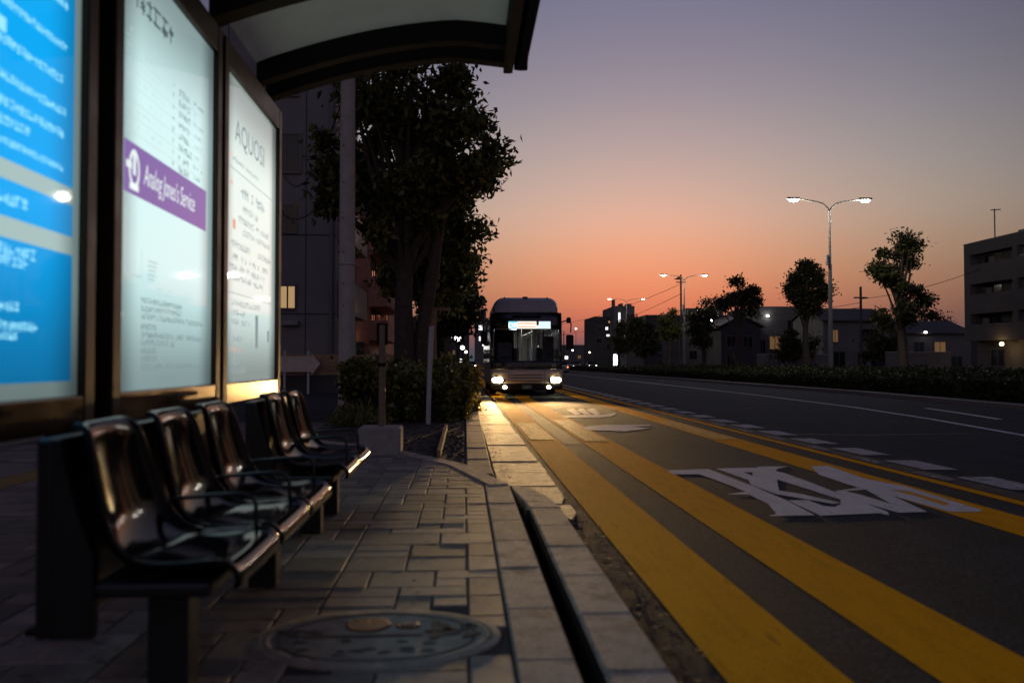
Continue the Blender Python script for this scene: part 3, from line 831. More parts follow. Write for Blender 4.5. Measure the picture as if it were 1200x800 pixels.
# ------------------------------------------------------------------ vegetation
def leaf_mesh(name, pts, size, seed, droop=.3, aspect=.42):
    """one small folded leaf per point"""
    r = np.random.RandomState(seed); n = len(pts); pts = np.asarray(pts, dtype=float)
    d = r.normal(size=(n,3)); d[:,2] -= droop*1.2; d /= np.linalg.norm(d,axis=1)[:,None]
    u = np.cross(d, np.array([0,0,1.0])*1.1 + r.normal(size=(n,3))*.75); u /= np.linalg.norm(u,axis=1)[:,None]
    nn = np.cross(d,u)
    s = size*r.uniform(.65,1.35,n)[:,None]
    w = s*aspect
    v = np.empty((n,4,3))
    v[:,0] = pts; v[:,1] = pts+d*s*.45+u*w*.6+nn*s*.10; v[:,2] = pts+d*s-nn*s*.08; v[:,3] = pts+d*s*.45-u*w*.6+nn*s*.10
    me = bpy.data.meshes.new(name)
    me.vertices.add(n*4); me.vertices.foreach_set('co', v.reshape(-1))
    me.loops.add(n*4); me.loops.foreach_set('vertex_index', np.arange(n*4, dtype=np.int32))
    me.polygons.add(n); me.polygons.foreach_set('loop_start', np.arange(0,n*4,4,dtype=np.int32))
    me.polygons.foreach_set('loop_total', np.full(n,4,dtype=np.int32))
    me.update(calc_edges=True); me.validate()
    return me
def tree(label, x, y, z0, top, r0, crown, nclump, per, leaf, seed, mt='leaf', sigma=.2, name='street_tree', group=None, lean=0.0, fork=False, skip=()):
    """crown = (dx, dy, zc, rx, ry, rz) about the trunk"""
    r = random.Random(seed); nr = np.random.RandomState(seed)
    t = empty(name, (x,y,z0), label=label, cat='tree', group=group)
    dx, dy, zc, rx, ry, rz = crown
    C = []
    tries = 0
    while len(C) < nclump and tries < 4000:
        tries += 1
        p = nr.uniform(-1,1,3); q = np.linalg.norm(p)
        if q > 1 or q < .25: continue
        c = np.array([dx+p[0]*rx, dy+p[1]*ry, zc+p[2]*rz])
        if any((c[0]-s[0])**2+(c[2]-s[1])**2 < s[2]**2 for s in skip): continue
        C.append(c)
    m = MB()
    th = zc + rz*.45
    tp = [(0,0,-.05)]+[(lean*(k/6)**1.3 + .05*math.sin(k*1.3+seed), .05*math.cos(k*1.7+seed), th*k/6) for k in range(1,7)]
    m.tube(tp, [r0*1.25]+[r0*(1-.13*k) for k in range(1,7)], 10)
    if fork:
        m.tube([(r0*.9,0,-.05),(r0*1.3,.1,th*.25),(r0*2.2,.1,th*.45),(r0*3.2,.1,th*.75)], [r0*.75,r0*.6,r0*.5,r0*.3], 9)
    for c in C:
        k = r.uniform(.38,.85) ; k = min(k, max(.3, c[2]/th*.8))
        b0 = Vector((lean*k**1.3, 0, th*k)); e = Vector(c)
        mid = b0.lerp(e,.5)+Vector((r.uniform(-.15,.15),r.uniform(-.15,.15),r.uniform(.0,.25)))*rx*.5
        m.tube([b0, mid, e], [r0*.30, r0*.18, r0*.05], 5, caps=False)
    m.build('trunk', M['bark'], t, smooth=True)
    pts = []
    for c in C:
        sg = sigma*(rx+rz)/2*r.uniform(.7,1.25)
        k = int(per*r.uniform(.6,1.4))
        q = nr.normal(size=(k,3))*np.array([sg,sg,sg*.75])
        pts.append(c+q)
    pts = np.concatenate(pts)
    link('crown', leaf_mesh('crown', pts, leaf, seed), M[mt], t)
    return t
lit_me = leaf_mesh('leaf_litter', LITTER, .045, 8, droop=0, aspect=.5)
co = np.empty(len(lit_me.vertices)*3); lit_me.vertices.foreach_get('co', co); co = co.reshape(-1,4,3)
co[:,:,2] = co[:,:1,2] + (co[:,:,2]-co[:,:1,2])*.12 ; co[:,:,2] = np.maximum(co[:,:,2], co[:,:1,2]-.004)
lit_me.vertices.foreach_set('co', co.reshape(-1)); lit_me.update()
stuff(link('leaf_litter', lit_me, mat('dry leaf', (.13,.085,.04), .8, island=.6)))
GT = 'street trees along the left pavement'
tree('big leafy street tree nearest the shelter, its top behind the roof', -1.35,20.0,.12, 7, .29, (.05,.1,6.0,2.45,1.5,2.4), 84, 205, .20, 21, sigma=.085, fork=True, group=GT, skip=((1.9,4.6,.7),(1.5,3.9,.6)))
tree('second street tree in the row beyond the shelter', -1.2,27.5,.12, 7, .25, (.15,0,4.9,1.45,1.5,2.3), 60, 330, .22, 22, 'leaf', sigma=.15, group=GT)
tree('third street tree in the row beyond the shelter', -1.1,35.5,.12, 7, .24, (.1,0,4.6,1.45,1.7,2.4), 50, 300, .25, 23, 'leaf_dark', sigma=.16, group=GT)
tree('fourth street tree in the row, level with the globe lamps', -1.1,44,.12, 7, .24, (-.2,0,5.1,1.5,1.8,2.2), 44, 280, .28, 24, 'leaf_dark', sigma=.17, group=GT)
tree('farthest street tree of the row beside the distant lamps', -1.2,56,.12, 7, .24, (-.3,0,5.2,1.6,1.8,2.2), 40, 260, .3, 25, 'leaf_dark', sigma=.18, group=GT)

def hedge_box(t, x0, x1, y0, y1, h, n, leaf, seed, mt='hedge', lump_k=1.0, inset=.12):
    nr = np.random.RandomState(seed)
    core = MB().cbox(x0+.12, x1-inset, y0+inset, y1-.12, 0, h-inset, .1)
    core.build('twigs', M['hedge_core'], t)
    A = np.array([(x1-x0)*(y1-y0), (y1-y0)*h, (y1-y0)*h, (x1-x0)*h*1.6]); side = nr.choice(4, n, p=A/A.sum())
    u, v, d = nr.uniform(0,1,n), nr.uniform(0,1,n), np.abs(nr.normal(0,.07,n))
    P = np.empty((n,3))
    for i in range(4):
        s = side == i
        if i == 0: P[s] = np.stack([x0+(x1-x0)*u[s], y0+(y1-y0)*v[s], h-d[s]],1)
        if i == 1: P[s] = np.stack([x0+d[s], y0+(y1-y0)*u[s], h*v[s]],1)
        if i == 2: P[s] = np.stack([x1-d[s], y0+(y1-y0)*u[s], h*v[s]],1)
        if i == 3: P[s] = np.stack([x0+(x1-x0)*u[s], y0+d[s], h*v[s]],1)
    lump = .10*np.sin(P[:,0]*2.9+seed)*np.cos(P[:,1]*1.7) + .07*np.sin(P[:,1]*4.3+P[:,0]*3.1) + .05*np.sin(P[:,1]*9.1+1)
    lump = lump*lump_k + .05*lump_k*nr.normal(size=n)*(nr.uniform(0,1,n) < .25)
    cx = (x0+x1)/2
    P[:,2] += np.where(P[:,2] > h*.35, lump, 0)
    P[:,0] += np.where(side > 0, lump*.8*np.sign(P[:,0]-cx), 0)
    P[:,1] -= np.where(side == 3, lump*.8, 0)
    link('foliage', leaf_mesh('foliage', P, leaf, seed, droop=-.4, aspect=.6), M[mt], t)
h = empty('hedge', (0,0,.12), label='clipped green hedge in the planting bed beside the gutter', cat='hedge')
hedge_box(h, -1.95, -.15, 14.6, 20.5, .80, 26000, .085, 31, lump_k=1.6)
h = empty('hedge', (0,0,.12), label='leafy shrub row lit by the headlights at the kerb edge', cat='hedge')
hedge_box(h, -.5, .13, 15.4, 32, .62, 21000, .10, 32, 'shrub_leaf_lit', 1.8, .45)
h = empty('low_shrub', (-1.75,13.9,.12), label='small grassy tuft at the left foot of the hedge', cat='shrub')
nr = np.random.RandomState(5)
P = np.abs(nr.normal(size=(700,3)))*np.array([.22,.25,.12])*np.sign(nr.uniform(-1,1,(700,3))+np.array([0,0,9]))
link('foliage', leaf_mesh('foliage', P, .14, 5, droop=-1.2, aspect=.14), M['hedge'], h)

# right-hand hedges along the verge
def long_hedge(path, w, hgt, n, leaf, seed, label):
    t = empty('hedge', (path[0][0],path[0][1],.11), label=label, cat='hedge', group='hedges along the verge')
    ox, oy = path[0]; nr = np.random.RandomState(seed)
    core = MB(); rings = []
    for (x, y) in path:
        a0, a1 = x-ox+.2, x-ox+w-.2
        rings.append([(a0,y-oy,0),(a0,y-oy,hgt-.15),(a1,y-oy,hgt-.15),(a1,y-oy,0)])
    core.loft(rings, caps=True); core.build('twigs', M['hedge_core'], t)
    ys = np.array([p[1] for p in path]); xs = np.array([p[0] for p in path])
    # more leaves where the hedge is near
    f = nr.uniform(0,1,n)**1.7
    y = ys[0]+(ys[-1]-ys[0])*f; x0 = np.interp(y, ys, xs)
    top = nr.uniform(0,1,n) < .5
    d = np.abs(nr.normal(0,.08,n))
    lump = .12*np.sin(y*1.3+seed)+.08*np.sin(y*3.7)+.05*np.sin(y*7.7+2)
    u = nr.uniform(0,1,n)
    px = np.where(top, x0+w*u, x0+d-.4*lump); pz = np.where(top, hgt-d+lump*(.6+.8*u), (hgt+.5*lump)*u)
    P = np.stack([px-ox, y-oy, pz],1)
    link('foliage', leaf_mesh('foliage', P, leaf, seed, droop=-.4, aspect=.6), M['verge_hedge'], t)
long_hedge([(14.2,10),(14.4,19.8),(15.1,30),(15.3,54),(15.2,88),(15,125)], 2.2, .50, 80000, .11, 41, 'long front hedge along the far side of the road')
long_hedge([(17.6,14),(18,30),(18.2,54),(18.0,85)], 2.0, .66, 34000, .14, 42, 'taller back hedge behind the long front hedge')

# ------------------------------------------------------------------ street lamps
def street_lamp(x, y, zt, arm, label, extra=None):
    t = empty('street_lamp', (x,y,.11), label=label, cat='street lamp', group='twin-arm street lamps')
    H = zt-.11-.55
    MB().tube([(0,0,0),(0,0,H*.30),(0,0,H*.31),(0,0,H*.68),(0,0,H*.69),(0,0,H)], [.13,.125,.11,.10,.07,.055], 14).build('pole', M['lamp_pole'], t, smooth=True)
    MB().lathe([(.2,0),(.2,.04),(.15,.06),(.15,.45),(.13,.47)], (0,0,0), 14).build('base', M['lamp_pole'], t)
    MB().box(-.2,-.1,-.1,.1,H*.68,H*.74).build('junction_box', M['white_steel'], t, bevel=.01)
    for s in (-1,1):
        MB().tube([(0,0,H-.05),(s*.12,0,H+.15),(s*.35,0,H+.36),(s*.75,0,H+.48),(s*1.2,0,H+.54),(s*(arm-.5),0,H+.60)], [.05,.045,.04,.036,.034,.032], 9).build('arm', M['lamp_pole'], t, smooth=True)
        hd = MB()
        hd.loft([[(s*(arm-.52+.72*u), q*w_, H+.60+k_) for q, k_ in ((-1,-.02),(-.8,.07),(0,.10),(.8,.07),(1,-.02))] for u, w_ in ((0,.05),(.15,.13),(.5,.17),(.85,.15),(1,.06))], closed=False)
        o = hd.build('lamp_head', M['lamp_pole'], t, smooth=True)
        so = o.modifiers.new('solid','SOLIDIFY'); so.thickness = .02
        lens = MB()
        rg = []
        for a_, k_ in ((1,0),(.92,-.06),(.6,-.11),(.2,-.13)):
            rg.append([(s*(arm-.16)+.27*a_*math.cos(2*PI*q/14), .15*a_*math.sin(2*PI*q/14), H+.575+k_) for q in range(14)])
        lens.loft(rg, caps=True)
        lens.build('lens', M['street_bulb'], o, smooth=True)
        L = bpy.data.lights.new('lamp_light','POINT'); L.energy = 420*K; L.color = (1,.93,.8); L.shadow_soft_size = .2
        lo = bpy.data.objects.new('lamp_light', L); sc.collection.objects.link(lo); lo.parent = t; lo.location = (s*(arm-.16),0,H+.28)
    return t
street_lamp(19.8,45,9.95,2.15,'tall twin-arm street lamp nearest the camera, both heads lit')
street_lamp(23.6,90,10.5,2.4,'twin-arm street lamp in the middle of the lamp row')
street_lamp(27.0,140,11.7,3.0,'most distant twin-arm street lamp, in front of the tower block')
# globe lamps on the left pavement
for (x, y, s, lab) in ((-.30,48,1.0,'nearest white globe lamp on the left pavement'),(-.08,78,1.0,'middle white globe lamp on the left pavement'),(.40,127,1.1,'most distant white globe lamp on the left pavement')):
    t = empty('globe_lamp', (x,y,.1), label=lab, cat='lamp', group='globe lamps on the left pavement')
    MB().tube([(0,0,0),(0,0,2.2*s)], .06, 10).build('post', M['black_metal'], t, smooth=True)
    MB().lathe([(.10,0),(.12,.03),(.12,.06)], (0,0,2.18*s), 12).build('collar', M['black_metal'], t)
    MB().lathe([(.19*s*math.sin(PI*k/10)+.001, .19*s*(1-math.cos(PI*k/10))) for k in range(11)], (0,0,2.24*s), 16).build('globe', M['globe'], t, smooth='all')

# ------------------------------------------------------------------ the bus
M['bus_black'] = mat('black bus paint', (.018,.017,.016), .16, coat=.6, var=.2, scale=2)
M['bus_gold'] = mat('champagne bus paint', (.62,.52,.38), .4, metal=.0, coat=.3, var=.1, scale=2)
M['bus_roof'] = mat('grey roof fairing', (.36,.37,.38), .38, var=.12, scale=3, coat=.2)
M['bus_side'] = mat('pale bus side', (.30,.28,.25), .3, coat=.4)
M['rubber'] = mat('rubber', (.012,.012,.012), .85)
M['seat_cloth'] = mat('bus seat cloth', (.12,.13,.17), .9, var=.3, scale=8)
M['handrail'] = mat('handrail', (.55,.50,.40), .35, metal=.3)
gl = bpy.data.materials.new('windscreen glass'); gl.use_nodes = True
n_, l_ = gl.node_tree.nodes, gl.node_tree.links
tr = n_.new('ShaderNodeBsdfTransparent'); tr.inputs[0].default_value = (.42,.45,.45,1)
gs = n_.new('ShaderNodeBsdfGlossy'); gs.inputs['Roughness'].default_value = .04
fr_ = n_.new('ShaderNodeFresnel'); fr_.inputs[0].default_value = 1.5
mx_ = n_.new('ShaderNodeMixShader')
l_.new(fr_.outputs[0], mx_.inputs[0]); l_.new(tr.outputs[0], mx_.inputs[1]); l_.new(gs.outputs[0], mx_.inputs[2])
l_.new(mx_.outputs[0], n_['Material Output'].inputs['Surface'])
M['glass'] = gl

BX, BY = 2.19, 29.4
bus = empty('city_bus', (BX,BY,0), label='city bus with lit headlights and destination display approaching in the kerb lane', cat='bus')
def rrect(hw, z0, z1, rt, rb, y, n=5):
    P = []
    for cx, cz, rr, a0 in ((hw-rt,z1-rt,rt,0),(-hw+rt,z1-rt,rt,90),(-hw+rb,z0+rb,rb,180),(hw-rb,z0+rb,rb,270)):
        for k in range(n+1):
            a_ = R(a0+90*k/n); P.append((cx+rr*math.cos(a_), y, cz+rr*math.sin(a_)))
    return P
HW = 1.245
# shell behind the front mask
m = MB().loft([rrect(HW-.02,.30,2.90,.14,.08,.22), rrect(HW,.30,2.92,.14,.08,.5), rrect(HW,.30,2.92,.14,.08,10.4), rrect(HW-.06,.34,2.88,.16,.1,10.5)])
m.build('body', M['bus_side'], bus, smooth=True)
# front mask as a ring round the screen
def fr(x):                              # plan curve of the front
    return .16*(abs(x)/HW)**3.2
def panel(x0, x1, z0, z1, rake0, rake1, nx=12, nz=3, dy=0.0):
    m = MB(); rg = []
    for j in range(nz+1):
        z = z0+(z1-z0)*j/nz; rk = rake0+(rake1-rake0)*j/nz
        rg.append([(x0+(x1-x0)*i/nx, fr(x0+(x1-x0)*i/nx)+rk+dy, z) for i in range(nx+1)])
    m.loft(rg, closed=False)
    return m
def sol(o, th=.03):
    s = o.modifiers.new('solid','SOLIDIFY'); s.thickness = th; s.offset = -1; return o
sol(panel(-HW,HW,.92,1.22,.0,.01).build('dash_panel', M['bus_black'], bus, smooth=True))
sol(panel(-HW,HW,2.32,2.90,.12,.22).build('header_panel', M['bus_black'], bus, smooth=True))
for s in (-1,1):
    xa, xb = sorted((s*1.13, s*HW))
    sol(panel(xa,xb,1.222,2.318,.01,.12,3,6).build('screen_pillar', M['bus_black'], bus, smooth=True))
panel(-1.128,1.128,1.222,2.318,.01,.12,12,6,.006).build('windscreen', M['glass'], bus, smooth=True)
sol(panel(-HW,HW,.44,.918,-.03,.0,14,4).build('lower_panel', M['bus_gold'], bus, smooth=True))
sol(panel(-HW,HW,.22,.438,.0,-.03,14,3).build('bumper', M['rubber'], bus, smooth=True))
for z in (.52,.62,.72):
    panel(-.55,.55,z,z+.022,-.042,-.040,8,1).build('grille_slot', M['rubber'], bus)
# roof fairing
m = MB().loft([rrect(1.00,2.91,3.20,.24,.02,.34), rrect(1.10,2.89,3.36,.32,.02,.40), rrect(1.135,2.89,3.44,.36,.02,.55), rrect(1.14,2.89,3.46,.36,.02,1.2), rrect(1.14,2.89,3.46,.36,.02,5.0), rrect(1.1,2.89,3.2,.2,.02,5.3)], caps=True)
rf = m.build('roof_fairing', M['bus_roof'], bus, smooth=True)
MB().box(-.10,.06,.48,.7,3.435,3.475).build('vent_notch', M['rubber'], rf)
MB().box(-.006,.006,.375,.395,2.93,3.30).build('seam', M['rubber'], rf)
for s in (-1,1): MB().lathe([(.03,0),(.03,.02),(.0,.03)], (s*.75,.50,3.43), 8).build('marker_lamp', M['steel'], rf)
# destination display
dz0, dz1 = 2.335, 2.585
dd = MB().box(-.66,.86,.075,.12,dz0-.02,dz1+.02).build('destination_display', M['rubber'], bus)
def dispq(x0,x1,z0,z1,y=.072): return MB().quad((x0,y,z0),(x1,y,z0),(x1,y,z1),(x0,y,z1))
dispq(-.63,-.33,dz0,dz1).build('route_block', glow('blue route block', (.25,.72,1.0), 1.1), dd)
dispq(-.325,.34,dz0,dz1).build('message_field', glow('white display field', (1.0,.93,.84), 1.25), dd)
dispq(.42,.83,dz0,dz1).build('place_field', glow('pale blue display field', (.72,.92,1.0), 1.1), dd)
dispq(.34,.42,dz0,dz0+.12).build('message_field', glow('white display field b', (1.0,.93,.84), 1.0), dd)
amb = glow('orange display print', (1.0,.42,.15), .9); dbl = glow('white display print', (1,1,1), 2.0)
r_ = random.Random(9)
m = MB()
for z in (2.40,2.52):
    x = -.29
    while x < .30:
        w = r_.uniform(.02,.05); m.quad((x,.070,z-.03),(x+w,.070,z-.03),(x+w,.070,z+.025),(x,.070,z+.025)); x += w+.014
stuff(m.build('message_print', amb, dd))
me = text_mesh('DR', .24, 'CENTER'); o = link('route_code', me, dbl, dd); o.rotation_euler = (PI/2,0,0); o.location = (-.48,.069,2.365)
# headlights
M['headlight'] = glow('headlight', (1.0,.82,.50), 45)
M['foglight'] = glow('fog light', (1.0,.80,.48), 25)
for s in (-1,1):
    hl = MB().loft([[(s*x, fr(x)-.035+d, z) for x, z in ((.72,.52),(.80,.475),(1.06,.455),(1.19,.50),(1.20,.60),(1.10,.67),(.95,.66),(.80,.60))] for d in (.0,.02)], caps=True)
    hb = hl.build('headlight', M['bus_black'], bus)
    for cx, rr in ((.94,.105),(1.09,.085)):
        MB().loft([[(s*cx+rr*k_*math.cos(2*PI*q/14)*1.25, fr(cx)-.037-dd_, .555+rr*k_*math.sin(2*PI*q/14)) for q in range(14)] for k_, dd_ in ((1,0),(.7,.018),(.2,.024))], caps=True).build('bulb', M['headlight'], hb, smooth=True)
    fl = MB().loft([[(s*.76+.075*k_*math.cos(2*PI*q/14), fr(.76)-.03-dd_, .31+.06*k_*math.sin(2*PI*q/14)) for q in range(14)] for k_, dd_ in ((1,0),(.7,.018),(.2,.022))], caps=True)
    fl.build('fog_light', M['foglight'], bus, smooth=True)
    L = bpy.data.lights.new('headlight_beam','SPOT'); L.energy = 9000*K; L.color = (1,.62,.26); L.spot_size = R(34); L.spot_blend = .9; L.shadow_soft_size = .08
    lo = bpy.data.objects.new('headlight_beam', L); sc.collection.objects.link(lo); lo.parent = bus
    lo.location = (s*1.0,-.12,.56)
    lo.rotation_euler = Vector((s*.015-.13,-1,-.064)).to_track_quat('-Z','Y').to_euler()
    lo.scale = (1,.23,1)          # dipped beam: wide and low
    L = bpy.data.lights.new('fog_beam','SPOT'); L.energy = 700*K; L.color = (1,.60,.22); L.spot_size = R(70); L.spot_blend = .8; L.shadow_soft_size = .06
    lo = bpy.data.objects.new('fog_beam', L); sc.collection.objects.link(lo); lo.parent = bus
    lo.location = (s*.78,-.12,.33); lo.rotation_euler = Vector((-.30,-1,.045)).to_track_quat('-Z','Y').to_euler(); lo.scale = (1,.16,1)
# plate, number, wipers, mirrors
pl = MB().box(-.17,.17,-.06,-.045,.25,.40).build('number_plate', mat('plate', (.10,.16,.12), .5), bus)
me = text_mesh('2\u00b781', .12, 'CENTER'); o = link('plate_digits', me, mat('plate ink', (.55,.55,.5), .5), pl); o.rotation_euler = (PI/2,0,0); o.location = (0,-.063,.28)
me = text_mesh('507', .17, 'LEFT'); o = link('fleet_number', me, mat('green white digits', (.35,.55,.45), .5), bus); o.rotation_euler = (PI/2,0,R(6)); o.location = (.76,.045,1.0)
MB().lathe([(.06,0),(.05,.012),(0,.015)], (0,0,0), 14, 1.4, .7).build('badge', M['steel'], bus).location = (-.06,-.01,1.02)
bus.children[-1].rotation_euler = (R(90),0,0)
for xx in (-.62,.62):
    panel(xx-.006,xx+.006,.45,.90,-.036,-.004,1,3).build('panel_seam', M['rubber'], bus)
panel(-1.2,1.2,.905,.925,-.012,-.010,10,1).build('trim_strip', M['steel'], bus)
MB().box(-.5,.5,.115,.125,2.72,2.80).build('visor_trim', M['rubber'], bus)
for xa, xb in ((-.10,-1.0),(.15,1.02)):
    MB().tube([(xa,-.02,1.16),((xa+xb)/2,-.03,1.24),(xb,.05,1.34)], .014, 6).build('wiper', M['rubber'], bus)
for s, zc, hh in ((-1,2.0,.22),(1,1.86,.26)):
    mi = MB().tube([(s*1.16,.2,2.55),(s*1.40,.0,2.62),(s*1.52,-.14,2.50),(s*1.50,-.16,2.2)], .022, 8)
    mo = mi.build('mirror', M['rubber'], bus, smooth=True)
    xa = 1.36 if s < 0 else 1.34
    MB().cbox(*(sorted((s*xa, s*1.60))), -.22,-.10, zc-hh, zc+hh, .04).build('mirror_housing', M['rubber'], mo)
MB().cbox(1.36,1.52,-.16,-.06,2.52,2.72,.04).build('mirror_housing', M['rubber'], mo)
# wheels
for yc in (2.5, 8.0):
    for s in (-1,1):
        w = MB().loft([[(s*xx, yc+rr*math.cos(2*PI*q/24), .48+rr*math.sin(2*PI*q/24)) for q in range(24)] for xx, rr in ((.93,.40),(.93,.465),(.97,.48),(1.17,.48),(1.215,.465),(1.215,.30))], caps=True).build('wheel', M['rubber'], bus, smooth=True)
        MB().loft([[(s*xx, yc+rr*math.cos(2*PI*q/20), .48+rr*math.sin(2*PI*q/20)) for q in range(20)] for xx, rr in ((1.216,.29),(1.20,.20),(1.225,.10))], caps=True).build('rim', M['steel'], w, smooth=True)
MB().box(-1.1,1.1,.4,10.2,.26,.36).build('underframe', M['rubber'], bus)
MB().box(-1.2,1.2,9.9,9.95,.95,2.85).build('rear_wall', M['bus_side'], bus)
MB().box(-1.2,-.30,2.6,2.64,1.0,2.4).build('driver_partition', M['rubber'], bus)
# side windows (kerb side seen obliquely)
for s in (-1,1):
    for k in range(6):
        ya = 1.0+k*1.5
        MB().box(*sorted((s*(HW-.004), s*(HW+.006))), ya, ya+1.38, 1.3, 2.5).build('side_window', M['pane'], bus)
# interior
inn = MB().box(-1.15,1.15,.6,9.8,.95,1.0).build('floor_deck', M['rubber'], bus)
for k in range(4):
    for xx in (-.95,-.5,.55):
        MB().cbox(xx,xx+.42,3.0+k*1.3,3.12+k*1.3,1.0,1.75,.04).build('passenger_seat', M['seat_cloth'], bus)
MB().cbox(-1.0,-.45,1.3,1.5,1.0,1.9,.05).build('driver_seat', M['seat_cloth'], bus)
for xx, yy in ((-.2,2.0),(.22,2.4),(.40,1.7),(.72,1.6),(.92,2.6),(.05,3.4),(.5,4.2),(.62,5.4),(-.3,4.6)):
    MB().tube([(xx,yy,1.0),(xx,yy,2.55)], .022, 8).build('grab_pole', M['handrail'], bus, smooth=True)
for xx in (-.35,.35):
    MB().tube([(xx,1.4,2.30),(xx,8,2.30)], .018, 6).build('ceiling_rail', M['handrail'], bus)
for k in range(7):
    MB().tube([(.35,1.8+k*.5,2.29),(.35,1.8+k*.5,2.12)], .012, 5).build('hand_strap', M['handrail'], bus)
MB().lathe([(.19,0),(.21,.02),(.19,.04)], (0,0,0), 20).build('steering_wheel', M['rubber'], bus).location = (-.72,.75,1.32)
MB().box(.68,1.08,1.45,1.50,1.05,2.1).build('fare_screen', M['seat_cloth'], bus)
for k in range(3):
    MB().box(-.15,.15,3.0+k*2,4.2+k*2,2.62,2.64).build('ceiling_light', glow('bus ceiling light', (.95,.97,1.0), 9.0), bus)

# ------------------------------------------------------------------ buildings
def windows(t, face, plane, rects, mt='pane', depth=.05):
    """each window: a frame with a pane; face 'y-' looks to the camera, 'x-' / 'x+' to the road"""
    for q in rects:
        u0, u1, z0, z1 = q[:4]; pm = q[4] if len(q) > 4 else mt
        fw_ = .07
        f = MB()
        def bx(a0,a1,c0,c1,d0,d1):
            if face == 'y-': f.box(a0,a1,plane-d1,plane-d0,c0,c1)
            elif face == 'x-': f.box(plane-d1,plane-d0,a0,a1,c0,c1)
            else: f.box(plane+d0,plane+d1,a0,a1,c0,c1)
        bx(u0-fw_,u0,z0-fw_,z1+fw_,.0,depth); bx(u1,u1+fw_,z0-fw_,z1+fw_,.0,depth)
        bx(u0,u1,z1,z1+fw_,.0,depth); bx(u0,u1,z0-fw_,z0,.0,depth+.03)
        um = (u0+u1)/2; bx(um-.025,um+.025,z0,z1,.0,depth-.01)
        w = f.build('window', M['frame'], t)
        f = MB(); bx(u0,um-.026,z0,z1,.004,.014); bx(um+.026,u1,z0,z1,.004,.014)
        f.build('pane', M[pm], w)
def bpart(t, nm, mt, *b): return MB().box(*b).build(nm, M[mt], t)

# grey building on the left, end wall to the camera and balconies to the road
bA = empty('grey_building', (-9,30,.1), label='dark grey building on the left with one warm lit window', cat='building')
bpart(bA, 'wall', 'grey_wall', -4,4.55,0,5.8,0,13)
for k in range(1,5):
    bpart(bA, 'panel_joint', 'dark_wall', -4,4.55,-.012,-.002,2.75*k-.02,2.75*k+.02)
for x in (.8,2.2,3.5):
    bpart(bA, 'panel_joint', 'dark_wall', x,x+.03,-.013,-.003,0,13)
windows(bA, 'y-', -.002, [(2.65,3.15,2.95,3.7,'lit_warm'),(2.5,3.15,5.6,6.5),(2.3,3.3,7.7,9.0),(2.5,3.2,10.4,11.4)])
bpart(bA, 'doorway', 'dark_wall', 1.6,2.5,-.03,-.004,0,2.1)
MB().cbox(2.7,3.3,-.28,-.01,2.35,2.5,.02).build('window_ledge', M['concrete'], bA)
bpart(bA, 'downpipe', 'frame', 4.35,4.45,-.12,-.02,0,12)
for z0 in (2.9,5.5,8.1):
    p_ = bpart(bA, 'balcony_slab', 'beige_wall', 4.552,5.0,.6,5.6,z0-.12,z0)
    MB().box(4.95,5.01,.6,5.6,z0+.001,z0+1.05).build('parapet', M['beige_wall'], p_)
    MB().box(4.552,4.949,.6,.66,z0+.001,z0+1.05).build('end_wall', M['beige_wall'], p_)
    MB().box(4.55,4.60,.6,5.6,z0+2.1,z0+2.4).build('lintel', M['beige_wall'], p_)
windows(bA, 'x+', 4.552, [(1.2,2.6,3.3,5.0),(3.2,4.8,3.3,5.0),(1.2,2.6,5.9,7.6),(3.2,4.8,5.9,7.6),(1.2,2.6,8.5,10.2)])
# red-brown apartment block next to it
bB = empty('brown_building', (-8,43.2,.1), label='red-brown apartment block with stacked balconies left of the tree trunk', cat='building')
bpart(bB, 'wall', 'pink_wall', -4,3.3,.0,16,0,12)
for z0, z1 in ((2.3,3.15),(4.0,5.35),(6.6,7.6),(9.2,10.2)):
    p_ = bpart(bB, 'balcony', 'pink_wall', 3.302,4.25,-.6,7.5,z0-.14,z0)
    MB().box(4.17,4.251,-.6,7.5,z0+.001,z1).build('parapet', M['beige_wall'] if z0 > 5 else M['pink_wall'], p_)
    MB().box(3.302,4.169,-.6,-.52,z0+.001,z1).build('end_wall', M['pink_wall'], p_)
windows(bB, 'y-', -.002, [(1.2,2.4,3.0,4.4),(1.2,2.4,5.7,7.0)])
windows(bB, 'x+', 3.302, [(.5,2.5,2.7,4.0),(3.5,5.5,2.7,4.0),(.5,2.5,5.2,6.4),(8.5,10.5,2.7,4.2)])
MB().lathe([(.10,0),(.13,.08),(.10,.16)], (2.2,-.14,2.25), 10).build('porch_lamp', M['bulb_warm'], bB)
bpart(bB, 'shutter', 'dark_wall', .3,3.0,-.06,-.01,0,2.1)
sg = empty('shop_sign', (-4.1,53,.1), label='small pale hanging sign beside the brown block', cat='sign')
MB().box(0,.07,0,.9,2.7,3.9).build('panel', mat('shop sign', (.25,.30,.33), .5), sg); MB().box(-.3,0,.4,.46,3.2,3.26).build('bracket', M['steel'], sg)
